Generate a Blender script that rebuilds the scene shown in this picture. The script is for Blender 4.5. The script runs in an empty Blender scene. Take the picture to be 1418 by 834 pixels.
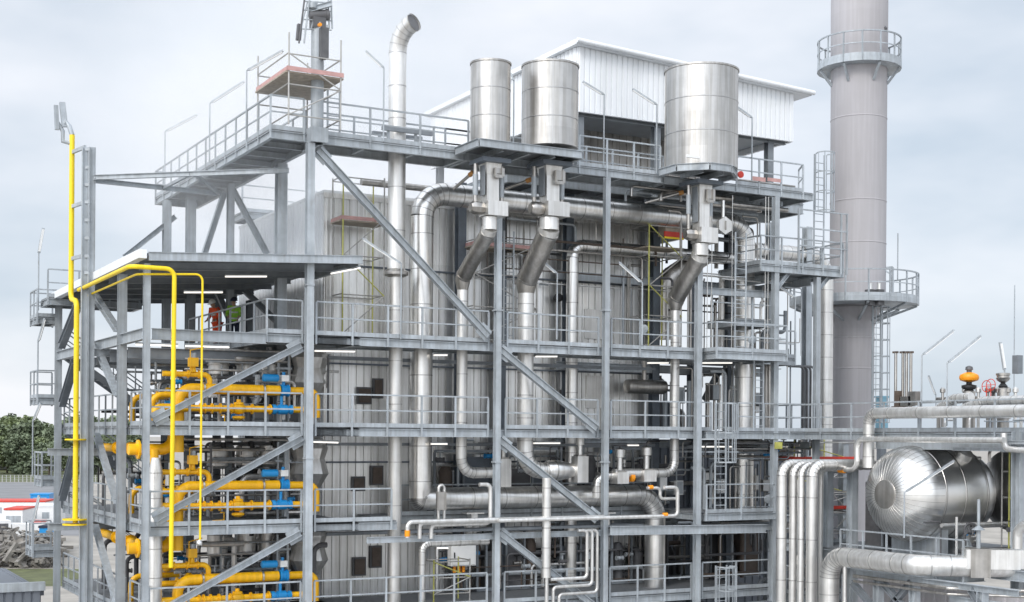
import bpy, math, random
from mathutils import Vector, Matrix
random.seed(7)
R = math.radians
SC = bpy.context.scene
COL = SC.collection

# ------------------------------------------------------------------ camera, sky, sun, exposure
F_PX, CX, HY = 1886.0, 709.0, 605.0
CAM = Vector((-15.19, -41.27, 12.0))
cam_d = bpy.data.cameras.new('camera')
cam = bpy.data.objects.new('camera', cam_d)
COL.objects.link(cam)
cam_d.sensor_width = 36.0
cam_d.lens = F_PX / 1418.0 * 36.0
cam_d.shift_y = (HY - 417.0) / 1418.0
cam_d.clip_end = 9000.0
CAM_M = Matrix.Rotation(R(-28.7), 3, 'Z') @ Matrix.Rotation(R(90), 3, 'X') @ Matrix.Rotation(R(0.4), 3, 'Z')
cam.matrix_world = Matrix.Translation(CAM) @ CAM_M.to_4x4()
SC.camera = cam

SUN_EL, SUN_AZ = 36.0, 236.0          # azimuth clockwise from +Y
wd = bpy.data.worlds.new('World')
SC.world = wd
wd.use_nodes = True
nt = wd.node_tree
nt.nodes.clear()
def N(tree, typ, **kw):
    n = tree.nodes.new(typ)
    for k, v in kw.items():
        setattr(n, k, v)
    return n
out = N(nt, 'ShaderNodeOutputWorld')
bg = N(nt, 'ShaderNodeBackground')
bg.inputs['Strength'].default_value = 0.10
sky = N(nt, 'ShaderNodeTexSky', sky_type='NISHITA', sun_disc=False)
sky.sun_elevation = R(SUN_EL)
sky.sun_rotation = R(SUN_AZ)
sky.air_density = 1.0
sky.dust_density = 2.0
tc = N(nt, 'ShaderNodeTexCoord')
mp = N(nt, 'ShaderNodeMapping')
mp.inputs['Scale'].default_value = (1.0, 1.0, 2.6)
mp.inputs['Location'].default_value = (0.35, 0.1, 0.2)
nz = N(nt, 'ShaderNodeTexNoise')
nz.inputs['Scale'].default_value = 2.6
nz.inputs['Detail'].default_value = 5.0
nz.inputs['Roughness'].default_value = 0.5
rp = N(nt, 'ShaderNodeValToRGB')
rp.color_ramp.elements[0].position = 0.38
rp.color_ramp.elements[0].color = (4.75, 5.4, 6.15, 1)
rp.color_ramp.elements[1].position = 0.62
rp.color_ramp.elements[1].color = (7.5, 7.65, 8.05, 1)
mx = N(nt, 'ShaderNodeMixRGB')
mx.inputs['Fac'].default_value = 0.88
L = nt.links.new
L(tc.outputs['Generated'], mp.inputs['Vector'])
L(mp.outputs['Vector'], nz.inputs['Vector'])
L(nz.outputs['Fac'], rp.inputs['Fac'])
L(sky.outputs['Color'], mx.inputs['Color1'])
L(rp.outputs['Color'], mx.inputs['Color2'])
sx = N(nt, 'ShaderNodeSeparateXYZ')
L(tc.outputs['Generated'], sx.inputs['Vector'])
mz = N(nt, 'ShaderNodeMapRange')          # an overcast sky is brighter overhead than at the horizon
mz.inputs['From Min'].default_value = 0.31
mz.inputs['From Max'].default_value = 0.75
mz.inputs['To Min'].default_value = 1.0
mz.inputs['To Max'].default_value = 1.3
L(sx.outputs['Z'], mz.inputs['Value'])
ml = N(nt, 'ShaderNodeMixRGB', blend_type='MULTIPLY')
ml.inputs['Fac'].default_value = 1.0
L(mx.outputs['Color'], ml.inputs['Color1'])
L(mz.outputs['Result'], ml.inputs['Color2'])
dt = N(nt, 'ShaderNodeVectorMath', operation='DOT_PRODUCT')   # added fill: sky brightened widely around the unseen sun
dt.inputs[1].default_value = (math.sin(R(SUN_AZ)) * math.cos(R(SUN_EL)), math.cos(R(SUN_AZ)) * math.cos(R(SUN_EL)), math.sin(R(SUN_EL)))
L(tc.outputs['Generated'], dt.inputs[0])
mg = N(nt, 'ShaderNodeMapRange', interpolation_type='SMOOTHSTEP')
mg.inputs['From Min'].default_value = 0.05
mg.inputs['From Max'].default_value = 0.95
mg.inputs['To Min'].default_value = 1.0
mg.inputs['To Max'].default_value = 1.9
L(dt.outputs['Value'], mg.inputs['Value'])
mk = N(nt, 'ShaderNodeMixRGB', blend_type='MULTIPLY')
mk.inputs['Fac'].default_value = 1.0
L(ml.outputs['Color'], mk.inputs['Color1'])
L(mg.outputs['Result'], mk.inputs['Color2'])
L(mk.outputs['Color'], bg.inputs['Color'])
L(bg.outputs['Background'], out.inputs['Surface'])

sun_d = bpy.data.lights.new('sun', 'SUN')
sun_d.energy = 1.0
sun_d.angle = R(18)
sun_d.color = (1.0, 0.96, 0.9)
sun = bpy.data.objects.new('sun', sun_d)
COL.objects.link(sun)
sd = Vector((math.sin(R(SUN_AZ)) * math.cos(R(SUN_EL)), math.cos(R(SUN_AZ)) * math.cos(R(SUN_EL)), math.sin(R(SUN_EL))))
sun.rotation_euler = sd.to_track_quat('Z', 'Y').to_euler()
sun.location = (0, -60, 80)
SC.view_settings.view_transform = 'Standard'
SC.view_settings.look = 'None'
SC.view_settings.exposure = 0.45
SC.view_settings.gamma = 1.0
SC.view_settings.use_curve_mapping = False
try:
    SC.cycles.max_bounces = 6
    SC.cycles.diffuse_bounces = 3
    SC.cycles.glossy_bounces = 3
except Exception:
    pass

# ------------------------------------------------------------------ helpers
def P(px, py, u=None, v=None, z=None, d=None):
    """point on the line of sight of a photo pixel where it meets a plane of the plant"""
    w = CAM_M @ Vector(((px - CX) / F_PX, (HY - py) / F_PX, -1.0))
    if d is not None: s = d
    elif v is not None: s = (v - CAM.y) / w.y
    elif u is not None: s = (u - CAM.x) / w.x
    else: s = (z - CAM.z) / w.z
    return CAM + w * s
def PU(px, v): return P(px, HY, v=v).x
def PV(px, u): return P(px, HY, u=u).y
def PZ(px, py, **k): return P(px, py, **k).z

MATS = {}
def mat(name, col, rough=0.5, metal=0.0, var=0.12, scale=3.0, bump=0.0, bscale=20.0, emit=None, stretch=None, streak=0.0, spec=None, member=0.0, sheet=None, rust=0.0):
    m = bpy.data.materials.new(name)
    m.use_nodes = True
    t = m.node_tree
    b = t.nodes['Principled BSDF']
    b.inputs['Roughness'].default_value = rough
    b.inputs['Metallic'].default_value = metal
    if spec is not None:
        b.inputs['Specular IOR Level'].default_value = spec
    tcn = N(t, 'ShaderNodeTexCoord')
    mpn = N(t, 'ShaderNodeMapping')
    if stretch: mpn.inputs['Scale'].default_value = stretch
    geo = N(t, 'ShaderNodeNewGeometry')
    t.links.new(geo.outputs['Position'], mpn.inputs['Vector'])
    no = N(t, 'ShaderNodeTexNoise')
    no.inputs['Scale'].default_value = scale
    no.inputs['Detail'].default_value = 6
    no.inputs['Roughness'].default_value = 0.62
    t.links.new(mpn.outputs['Vector'], no.inputs['Vector'])
    ra = N(t, 'ShaderNodeValToRGB')
    ra.color_ramp.elements[0].position = 0.3
    ra.color_ramp.elements[1].position = 0.7
    ra.color_ramp.elements[0].color = (*[c * (1 - var) for c in col], 1)
    ra.color_ramp.elements[1].color = (*[min(1, c * (1 + var)) for c in col], 1)
    t.links.new(no.outputs['Fac'], ra.inputs['Fac'])
    last = ra.outputs['Color']
    if streak > 0:                      # rain streaks down the face: wear with a shape of its own
        m2 = N(t, 'ShaderNodeMapping')
        m2.inputs['Scale'].default_value = (5.0, 5.0, 0.22)
        t.links.new(geo.outputs['Position'], m2.inputs['Vector'])
        n2 = N(t, 'ShaderNodeTexNoise')
        n2.inputs['Scale'].default_value = 1.6
        n2.inputs['Detail'].default_value = 4
        t.links.new(m2.outputs['Vector'], n2.inputs['Vector'])
        r2 = N(t, 'ShaderNodeValToRGB')
        r2.color_ramp.elements[0].position = 0.42
        r2.color_ramp.elements[0].color = (1 - streak, 1 - streak * 1.05, 1 - streak * 1.15, 1)
        r2.color_ramp.elements[1].position = 0.6
        r2.color_ramp.elements[1].color = (1, 1, 1, 1)
        t.links.new(n2.outputs['Fac'], r2.inputs['Fac'])
        mu = N(t, 'ShaderNodeMixRGB', blend_type='MULTIPLY')
        mu.inputs['Fac'].default_value = 1.0
        t.links.new(last, mu.inputs['Color1'])
        t.links.new(r2.outputs['Color'], mu.inputs['Color2'])
        last = mu.outputs['Color']
    def mult(fac_socket, lo, hi):
        nonlocal last
        q = N(t, 'ShaderNodeMapRange')
        q.inputs['To Min'].default_value = lo
        q.inputs['To Max'].default_value = hi
        t.links.new(fac_socket, q.inputs['Value'])
        mu2 = N(t, 'ShaderNodeMixRGB', blend_type='MULTIPLY')
        mu2.inputs['Fac'].default_value = 1.0
        t.links.new(last, mu2.inputs['Color1'])
        t.links.new(q.outputs['Result'], mu2.inputs['Color2'])
        last = mu2.outputs['Color']
    if member > 0:                      # batches of steel and paint differ a little from member to member
        oi = N(t, 'ShaderNodeObjectInfo')
        mult(oi.outputs['Random'], 1 - member, 1 + member)
    if sheet:                           # single sheets of different age: width along the wall, height, strength
        sw, shh, sk = sheet
        m3 = N(t, 'ShaderNodeMapping')
        m3.inputs['Scale'].default_value = (1 / sw, 1 / sw, 1 / shh)
        t.links.new(geo.outputs['Position'], m3.inputs['Vector'])
        fl = N(t, 'ShaderNodeVectorMath', operation='FLOOR')
        t.links.new(m3.outputs['Vector'], fl.inputs[0])
        wn = N(t, 'ShaderNodeTexWhiteNoise', noise_dimensions='3D')
        t.links.new(fl.outputs['Vector'], wn.inputs['Vector'])
        mult(wn.outputs['Value'], 1 - sk, 1 + sk * .5)
    if rust > 0:                        # small rust blooms and runs
        m4 = N(t, 'ShaderNodeMapping')
        m4.inputs['Scale'].default_value = (2.2, 2.2, .7)
        t.links.new(geo.outputs['Position'], m4.inputs['Vector'])
        n4 = N(t, 'ShaderNodeTexNoise')
        n4.inputs['Scale'].default_value = 2.0
        n4.inputs['Detail'].default_value = 8
        n4.inputs['Roughness'].default_value = .7
        t.links.new(m4.outputs['Vector'], n4.inputs['Vector'])
        r4 = N(t, 'ShaderNodeValToRGB')
        r4.color_ramp.elements[0].position = .60
        r4.color_ramp.elements[0].color = (0, 0, 0, 1)
        r4.color_ramp.elements[1].position = .72
        r4.color_ramp.elements[1].color = (rust, rust, rust, 1)
        t.links.new(n4.outputs['Fac'], r4.inputs['Fac'])
        mx4 = N(t, 'ShaderNodeMixRGB')
        mx4.inputs['Color2'].default_value = (.17, .10, .06, 1)
        t.links.new(r4.outputs['Color'], mx4.inputs['Fac'])
        t.links.new(last, mx4.inputs['Color1'])
        last = mx4.outputs['Color']
    t.links.new(last, b.inputs['Base Color'])
    mr = N(t, 'ShaderNodeMapRange')
    mr.inputs['To Min'].default_value = max(0.03, rough * 0.75)
    mr.inputs['To Max'].default_value = min(1.0, rough * 1.25)
    t.links.new(no.outputs['Fac'], mr.inputs['Value'])
    t.links.new(mr.outputs['Result'], b.inputs['Roughness'])
    if bump > 0:
        nb = N(t, 'ShaderNodeTexNoise')
        nb.inputs['Scale'].default_value = bscale
        nb.inputs['Detail'].default_value = 3
        t.links.new(mpn.outputs['Vector'], nb.inputs['Vector'])
        bp = N(t, 'ShaderNodeBump')
        bp.inputs['Strength'].default_value = bump
        bp.inputs['Distance'].default_value = 0.05
        t.links.new(nb.outputs['Fac'], bp.inputs['Height'])
        t.links.new(bp.outputs['Normal'], b.inputs['Normal'])
    if emit:
        b.inputs['Emission Color'].default_value = (*emit[0], 1)
        b.inputs['Emission Strength'].default_value = emit[1]
    MATS[name] = m
    return m
M = MATS
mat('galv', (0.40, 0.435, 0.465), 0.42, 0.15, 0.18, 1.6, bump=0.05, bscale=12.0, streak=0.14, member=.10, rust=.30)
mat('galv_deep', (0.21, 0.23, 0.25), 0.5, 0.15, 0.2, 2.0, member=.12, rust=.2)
mat('grating', (0.20, 0.21, 0.22), 0.65, 0.2, 0.25, 9.0)
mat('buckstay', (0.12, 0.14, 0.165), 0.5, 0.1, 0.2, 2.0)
mat('silver', (0.88, 0.87, 0.85), 0.31, 1.0, 0.10, 1.3, bump=0.12, bscale=3.0, streak=0.14, member=.08)
mat('silencer', (0.60, 0.585, 0.565), 0.36, 0.95, 0.10, 1.3, bump=0.12, bscale=1.6, streak=0.20, sheet=(1.3, 1.25, .10))
mat('silver_matte', (0.80, 0.79, 0.77), 0.42, 0.85, 0.10, 1.3, bump=0.12, bscale=3.0, streak=0.14, member=.08)
mat('silver_dull', (0.52, 0.50, 0.475), 0.36, 1.0, 0.18, 1.6, bump=0.12, bscale=3.0, streak=0.18)
mat('seam', (0.50, 0.49, 0.475), 0.35, 1.0, 0.1, 2.0)
mat('polished', (0.88, 0.87, 0.85), 0.31, 1.0, 0.06, 1.0, bump=0.05, bscale=1.5)
mat('wallsheet', (0.92, 0.915, 0.90), 0.33, 0.88, 0.10, 0.55, bump=0.14, bscale=1.2, streak=0.16, sheet=(1.16, 6.1, .16))
mat('whiteclad', (0.80, 0.82, 0.84), 0.45, 0.0, 0.03, 1.0, streak=.05, sheet=(1.0, 9.0, .05))
mat('whitepaint', (0.80, 0.80, 0.79), 0.4, 0.0, 0.05, 3.0)
mat('chimney', (0.445, 0.43, 0.445), 0.6, 0.0, 0.04, 0.5, streak=0.06, sheet=(40.0, 2.45, .03), rust=.04)
mat('lemon', (0.93, 0.67, 0.012), 0.4, 0.0, 0.08, 1.5, streak=.08)
mat('gasyellow', (0.98, 0.50, 0.005), 0.40, 0.0, 0.10, 2.0, streak=0.14, member=.08)
mat('blue', (0.015, 0.26, 0.60), 0.35, 0.0, 0.1, 4.0)
mat('orange', (0.90, 0.32, 0.01), 0.4, 0.0, 0.08, 4.0)
mat('rustcap', (0.50, 0.24, 0.07), 0.6, 0.0, 0.2, 5.0)
mat('rubblem', (0.21, 0.195, 0.175), 0.95, 0.0, 0.5, 1.2)
mat('red', (0.60, 0.05, 0.03), 0.5, 0.0, 0.15, 4.0)
mat('redfade', (0.50, 0.29, 0.27), 0.6, 0.0, 0.2, 4.0)
mat('scafftube', (0.42, 0.41, 0.39), 0.5, 0.4, 0.2, 4.0)
mat('scaffyellow', (0.46, 0.45, 0.12), 0.5, 0.1, 0.25, 4.0)
mat('scaffboard', (0.36, 0.31, 0.25), 0.8, 0.0, 0.25, 6.0)
mat('black', (0.02, 0.02, 0.022), 0.5, 0.0, 0.2, 5.0)
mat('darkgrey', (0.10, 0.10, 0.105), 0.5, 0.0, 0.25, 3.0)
mat('brown', (0.10, 0.075, 0.06), 0.6, 0.0, 0.25, 4.0)
mat('concrete', (0.46, 0.455, 0.445), 0.85, 0.0, 0.15, 0.6, bump=0.2)
mat('asphalt', (0.21, 0.21, 0.215), 0.9, 0.0, 0.18, 0.15, bump=0.2)
mat('dirt', (0.33, 0.305, 0.27), 0.95, 0.0, 0.3, 0.25, bump=0.5, bscale=2.0)
mat('grassm', (0.10, 0.11, 0.045), 0.95, 0.0, 0.5, 0.5, bump=0.5, bscale=3.0)
mat('bark', (0.08, 0.06, 0.045), 0.9, 0.0, 0.3, 3.0)
mat('leaf', (0.16, 0.195, 0.12), 0.7, 0.0, 0.55, 0.25)
mat('leafpale', (0.19, 0.23, 0.115), 0.7, 0.0, 0.5, 0.25)
mat('skin', (0.5, 0.3, 0.21), 0.6, 0.0, 0.05)
mat('hivis_orange', (0.88, 0.10, 0.025), 0.7, 0.0, 0.12, 12.0)
mat('hivis_green', (0.32, 0.66, 0.06), 0.7, 0.0, 0.12, 12.0)
mat('navy', (0.02, 0.028, 0.055), 0.8, 0.0, 0.15, 12.0)
mat('reflective', (0.70, 0.70, 0.68), 0.4, 0.0, 0.05)
mat('tube', (0.9, 0.9, 0.88), 0.4, 0.0, 0.02, emit=((1.0, 0.95, 0.87), 0.75))
mat('lens', (0.80, 0.80, 0.79), 0.3, 0.0, 0.03)
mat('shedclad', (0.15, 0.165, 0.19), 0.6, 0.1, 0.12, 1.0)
mat('paleblue', (0.22, 0.42, 0.52), 0.5, 0.0, 0.1, 1.0)
mat('pitch', (0.30, 0.20, 0.11), 0.8, 0.0, 0.3, 6.0)

def mesh_from(name, verts, faces, smooth):
    me = bpy.data.meshes.new(name)
    me.from_pydata(verts, [], faces)
    me.polygons.foreach_set('use_smooth', [smooth] * len(me.polygons))
    if smooth:
        me.set_sharp_from_angle(angle=R(38))
    me.update()
    return me

def wloc(o):
    p = Vector(o.location)
    while o.parent:
        o = o.parent
        p = p + Vector(o.location)
    return p

def tag(o, label=None, cat=None, group=None, kind=None):
    if label: o['label'] = label
    if cat: o['category'] = cat
    if group: o['group'] = group
    if kind: o['kind'] = kind
    return o

def thing(name, label, cat, loc=(0, 0, 0), group=None):
    o = bpy.data.objects.new(name, None)
    o.empty_display_size = 0.2
    o.location = loc
    COL.objects.link(o)
    return tag(o, label, cat, group)

def copy_tree(o, parent=None):
    c = o.copy()
    COL.objects.link(c)
    if parent: c.parent = parent
    for ch in list(o.children):
        copy_tree(ch, c)
    return c

class MB:
    def __init__(s, smooth=False):
        s.v, s.f, s.smooth = [], [], smooth
    def add(s, vs, fs):
        n = len(s.v)
        s.v.extend([tuple(p) for p in vs])
        s.f.extend([tuple(n + i for i in f) for f in fs])
        return s
    def box(s, x0, x1, y0, y1, z0, z1):
        if x0 > x1: x0, x1 = x1, x0
        if y0 > y1: y0, y1 = y1, y0
        if z0 > z1: z0, z1 = z1, z0
        return s.add([(x0, y0, z0), (x1, y0, z0), (x1, y1, z0), (x0, y1, z0), (x0, y0, z1), (x1, y0, z1), (x1, y1, z1), (x0, y1, z1)],
                     [(0, 3, 2, 1), (4, 5, 6, 7), (0, 1, 5, 4), (1, 2, 6, 5), (2, 3, 7, 6), (3, 0, 4, 7)])
    def cbox(s, c, sx, sy, sz):
        return s.box(c[0] - sx / 2, c[0] + sx / 2, c[1] - sy / 2, c[1] + sy / 2, c[2] - sz / 2, c[2] + sz / 2)
    def frame(s, p, q, up=(0, 0, 1)):
        p, q = Vector(p), Vector(q)
        t = (q - p).normalized()
        up = Vector(up)
        if abs(t.dot(up)) > 0.98: up = Vector((0, 1, 0)) if abs(t.y) < 0.9 else Vector((1, 0, 0))
        a = t.cross(up).normalized()
        b = a.cross(t).normalized()
        return p, q, a, b
    def bar(s, p, q, w, h, up=(0, 0, 1), oa=0.0, ob=0.0):
        p, q, a, b = s.frame(p, q, up)
        vs = []
        for e in (p, q):
            for (i, j) in ((-1, -1), (1, -1), (1, 1), (-1, 1)):
                vs.append(e + a * (oa + i * w / 2) + b * (ob + j * h / 2))
        return s.add(vs, [(3, 2, 1, 0), (4, 5, 6, 7), (0, 1, 5, 4), (1, 2, 6, 5), (2, 3, 7, 6), (3, 0, 4, 7)])
    def prism(s, prof, p, q, up=(0, 0, 1)):
        """closed 2D outline swept from p to q"""
        p, q, a, b = s.frame(p, q, up)
        n = len(prof)
        vs = [e + a * x + b * y for e in (p, q) for (x, y) in prof]
        fs = [tuple(range(n - 1, -1, -1)), tuple(range(n, 2 * n))]
        fs += [(i, (i + 1) % n, n + (i + 1) % n, n + i) for i in range(n)]
        return s.add(vs, fs)
    def ibeam(s, p, q, w, h, t=None, up=(0, 0, 1)):
        t = t or max(0.016, w * 0.09)
        x, y = w / 2, h / 2
        k = t / 2
        prof = [(-x, -y), (x, -y), (x, -y + t), (k, -y + t), (k, y - t), (x, y - t), (x, y), (-x, y), (-x, y - t), (-k, y - t), (-k, -y + t), (-x, -y + t)]
        return s.prism(prof, p, q, up)
    def channel(s, p, q, w, h, t=0.02, up=(0, 0, 1)):
        x, y = w / 2, h / 2
        prof = [(-x, -y), (x, -y), (x, -y + t), (-x + t, -y + t), (-x + t, y - t), (x, y - t), (x, y), (-x, y)]
        return s.prism(prof, p, q, up)
    def sweep(s, pts, r, n=12, cap=True):
        pts = [Vector(p) for p in pts]
        rs = r if isinstance(r, (list, tuple)) else [r] * len(pts)
        tg = []
        for i in range(len(pts)):
            a = pts[max(0, i - 1)]; b = pts[min(len(pts) - 1, i + 1)]
            if 0 < i < len(pts) - 1:
                t = (pts[i] - a).normalized() + (b - pts[i]).normalized()
            else:
                t = b - a
            tg.append(t.normalized())
        ref = Vector((0, 0, 1)) if abs(tg[0].z) < 0.9 else Vector((0, 1, 0))
        a = tg[0].cross(ref).normalized()
        vs, fs = [], []
        for i, p in enumerate(pts):
            a = (a - tg[i] * a.dot(tg[i])).normalized()
            b = tg[i].cross(a)
            k = 1.0
            if 0 < i < len(pts) - 1:
                c = max(0.5, tg[i].dot((pts[i] - pts[i - 1]).normalized()))
                k = 1.0 if c > 0.97 else 1.0 / c
            for j in range(n):
                th = 2 * math.pi * j / n
                vs.append(p + (a * math.cos(th) + b * math.sin(th)) * rs[i])
        for i in range(len(pts) - 1):
            for j in range(n):
                j2 = (j + 1) % n
                fs.append((i * n + j, i * n + j2, (i + 1) * n + j2, (i + 1) * n + j))
        if cap:
            fs.append(tuple(range(n - 1, -1, -1)))
            fs.append(tuple((len(pts) - 1) * n + j for j in range(n)))
        return s.add(vs, fs)
    def ring(s, p, t, r0, w, th=0.012, n=16):
        """thin raised band round a pipe"""
        t = Vector(t).normalized()
        p = Vector(p)
        return s.sweep([p - t * w / 2, p + t * w / 2], r0 + th, n)
    def lathe(s, prof, c, axis=(0, 0, 1), n=32, cap=True):
        ax = Vector(axis).normalized()
        ref = Vector((1, 0, 0)) if abs(ax.x) < 0.9 else Vector((0, 1, 0))
        a = ax.cross(ref).normalized(); b = ax.cross(a)
        c = Vector(c)
        vs, fs = [], []
        for (r, h) in prof:
            for j in range(n):
                th = 2 * math.pi * j / n
                vs.append(c + ax * h + (a * math.cos(th) + b * math.sin(th)) * r)
        m = len(prof)
        for i in range(m - 1):
            for j in range(n):
                j2 = (j + 1) % n
                fs.append((i * n + j, i * n + j2, (i + 1) * n + j2, (i + 1) * n + j))
        if cap:
            fs.append(tuple(range(n - 1, -1, -1)))
            fs.append(tuple((m - 1) * n + j for j in range(n)))
        return s.add(vs, fs)
    def ball(s, c, r, n=12, m=8, sq=(1, 1, 1)):
        vs, fs = [], []
        c = Vector(c)
        for i in range(m + 1):
            ph = math.pi * (i + 0.02) / (m + 0.04)
            for j in range(n):
                th = 2 * math.pi * j / n
                vs.append(c + Vector((r * sq[0] * math.sin(ph) * math.cos(th), r * sq[1] * math.sin(ph) * math.sin(th), r * sq[2] * math.cos(ph))))
        for i in range(m):
            for j in range(n):
                j2 = (j + 1) % n
                fs.append((i * n + j, (i + 1) * n + j, (i + 1) * n + j2, i * n + j2))
        fs.append(tuple(range(n)))
        fs.append(tuple(m * n + j for j in range(n - 1, -1, -1)))
        return s.add(vs, fs)
    def build(s, name, material, parent=None, label=None):
        if not s.v: return None
        if parent:
            org = wloc(parent)
        else:
            xs = [p[0] for p in s.v]; ys = [p[1] for p in s.v]; zs = [p[2] for p in s.v]
            org = Vector(((min(xs) + max(xs)) / 2, (min(ys) + max(ys)) / 2, min(zs)))
        me = mesh_from(name, [(p[0] - org.x, p[1] - org.y, p[2] - org.z) for p in s.v], s.f, s.smooth)
        me.materials.append(M[material] if isinstance(material, str) else material)
        o = bpy.data.objects.new(name, me)
        COL.objects.link(o)
        if parent: o.parent = parent
        else: o.location = org
        if label: o['label'] = label
        return o

def bend_path(pts, Rb, n=6):
    """split a polyline into straight sections and rounded elbows"""
    pts = [Vector(p) for p in pts]
    secs, elbows = [], []
    cur = pts[0]
    for i in range(1, len(pts) - 1):
        a = (pts[i - 1] - pts[i]).normalized(); b = (pts[i + 1] - pts[i]).normalized()
        ang = math.acos(max(-1, min(1, a.dot(b))))
        if ang > 3.1: continue
        rb = Rb
        tl = rb / math.tan(ang / 2)
        mx_ = 0.48 * min((pts[i - 1] - pts[i]).length, (pts[i + 1] - pts[i]).length)
        if i == 1 or i == len(pts) - 2: mx_ = mx_ * 1.6
        if tl > mx_:
            tl = mx_; rb = tl * math.tan(ang / 2)
        s0 = pts[i] + a * tl; e0 = pts[i] + b * tl
        secs.append((cur, s0))
        cen = pts[i] + (a + b).normalized() * (rb / math.sin(ang / 2))
        va = s0 - cen; vb = e0 - cen
        tot = va.angle(vb)
        axis = va.cross(vb).normalized()
        arc = [cen + Matrix.Rotation(tot * k / n, 3, axis) @ va for k in range(n + 1)]
        elbows.append(arc)
        cur = e0
    secs.append((cur, pts[-1]))
    return secs, elbows

def pipe(name, label, cat, pts, r, m='silver', Rb=None, n=16, seam=0.9, group=None, parent=None, nb=5, r_end=None):
    """a pipe thing: straight sections, elbows and cladding seams as parts"""
    Rb = Rb or r * 2.4
    secs, elb = bend_path(pts, Rb, nb)
    if len(secs) == 1 and not seam and parent is None:
        o = MB(True).sweep([secs[0][0], secs[0][1]], r, n).build(name, m)
        return tag(o, label, cat, group)
    lo = min(pts, key=lambda p: p[2])
    t = parent or thing(name, label, cat, tuple(lo), group)
    for (a, b) in secs:
        if (b - a).length > 0.01:
            MB(True).sweep([a, b], r, n).build('pipe_section', m, t)
    for arc in elb:
        MB(True).sweep(arc, r * 1.002, n).build('elbow', m, t)
    if seam:
        for (a, b) in secs:
            ln = (b - a).length
            k = int(ln / seam)
            for i in range(k + 1):
                q = a + (b - a) * ((i + 0.5) / (k + 1))
                MB(True).ring(q, b - a, r, 0.035, 0.008, n).build('seam_band', 'seam', t)
        for arc in elb:
            for i in (range(len(arc)) if (arc[1] - arc[0]).angle(arc[-1] - arc[-2]) > .9 else (0, len(arc) - 1)):
                d = arc[min(i + 1, len(arc) - 1)] - arc[max(i - 1, 0)]
                MB(True).ring(arc[i], d, r, 0.03, 0.008, n).build('seam_band', 'seam', t)
    return t

def thin(name, label, cat, pts, r, m, group=None, Rb=None, n=8):
    """small tube: one mesh with rounded corners"""
    secs, elb = bend_path(pts, Rb or r * 3, 4)
    path = [secs[0][0]]
    for i, arc in enumerate(elb):
        path += arc
    path.append(secs[-1][1])
    o = MB(True).sweep(path, r, n).build(name, m)
    return tag(o, label, cat, group)

def guardrail(parent, pts, h=1.06, step=1.35, toe=True, mids=1, drop=0.30, m='galv'):
    """rails as one part, posts as its sub-parts"""
    pts = [Vector(p) for p in pts]
    g = MB(True)
    for a, b in zip(pts, pts[1:]):
        up = Vector((0, 0, 1))
        g.bar(a + up * h, b + up * h, 0.055, 0.05)
        for k in range(mids):
            zz = h * (k + 1) / (mids + 1) + 0.02
            g.bar(a + up * zz, b + up * zz, 0.03, 0.045)
    g.smooth = False
    go = g.build('guardrail', m, parent)
    if toe:
        tb = MB()
        for a, b in zip(pts, pts[1:]):
            tb.bar(a + Vector((0, 0, 0.068)), b + Vector((0, 0, 0.068)), 0.012, 0.135)
        tb.build('toe_board', m, go)
    first = True
    for a, b in zip(pts, pts[1:]):
        n = max(1, int(round((b - a).length / step)))
        for i in range(0 if first else 1, n + 1):
            q = a + (b - a) * (i / n)
            p = MB()
            d = (b - a).normalized()
            p.bar(q - Vector((0, 0, drop)), q + Vector((0, 0, h - 0.02)), 0.05, 0.065, up=d)
            p.build('post', m, go)
        first = False
    return go

def platform(name, label, x0, x1, y0, y1, z, rails=(), depth=0.25, joist=1.6, cat='walkway', group=None, step=1.35, mids=1, toe=True, h=1.06):
    t = thing(name, label, cat, ((x0 + x1) / 2, (y0 + y1) / 2, z - depth), group)
    MB().box(x0 + 0.03, x1 - 0.03, y0 + 0.03, y1 - 0.03, z - 0.045, z).build('deck', 'grating', t)
    zb = z - 0.05 - depth / 2
    for (a, b) in (((x0, y0 + .05, zb), (x1, y0 + .05, zb)), ((x0, y1 - .05, zb), (x1, y1 - .05, zb))):
        MB().ibeam(a, b, 0.14, depth).build('edge_beam', 'galv', t)
    for x in (x0 + .075, x1 - .075):
        MB().ibeam((x, y0 + .13, zb - .004), (x, y1 - .13, zb - .004), 0.14, depth - .01).build('edge_beam', 'galv', t)
    n = int((x1 - x0) / joist) if (x1 - x0) >= (y1 - y0) else int((y1 - y0) / joist)
    for i in range(1, n):
        if (x1 - x0) >= (y1 - y0):
            x = x0 + (x1 - x0) * i / n
            MB().ibeam((x, y0 + .13, zb + .02), (x, y1 - .13, zb + .02), 0.10, depth * .72).build('joist', 'galv', t)
        else:
            y = y0 + (y1 - y0) * i / n
            MB().ibeam((x0 + .15, y, zb + .02), (x1 - .15, y, zb + .02), 0.10, depth * .72).build('joist', 'galv', t)
    for rl in rails:
        guardrail(t, [(p[0], p[1], z) for p in rl], step=step, mids=mids, toe=toe, h=h)
    return t

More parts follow.
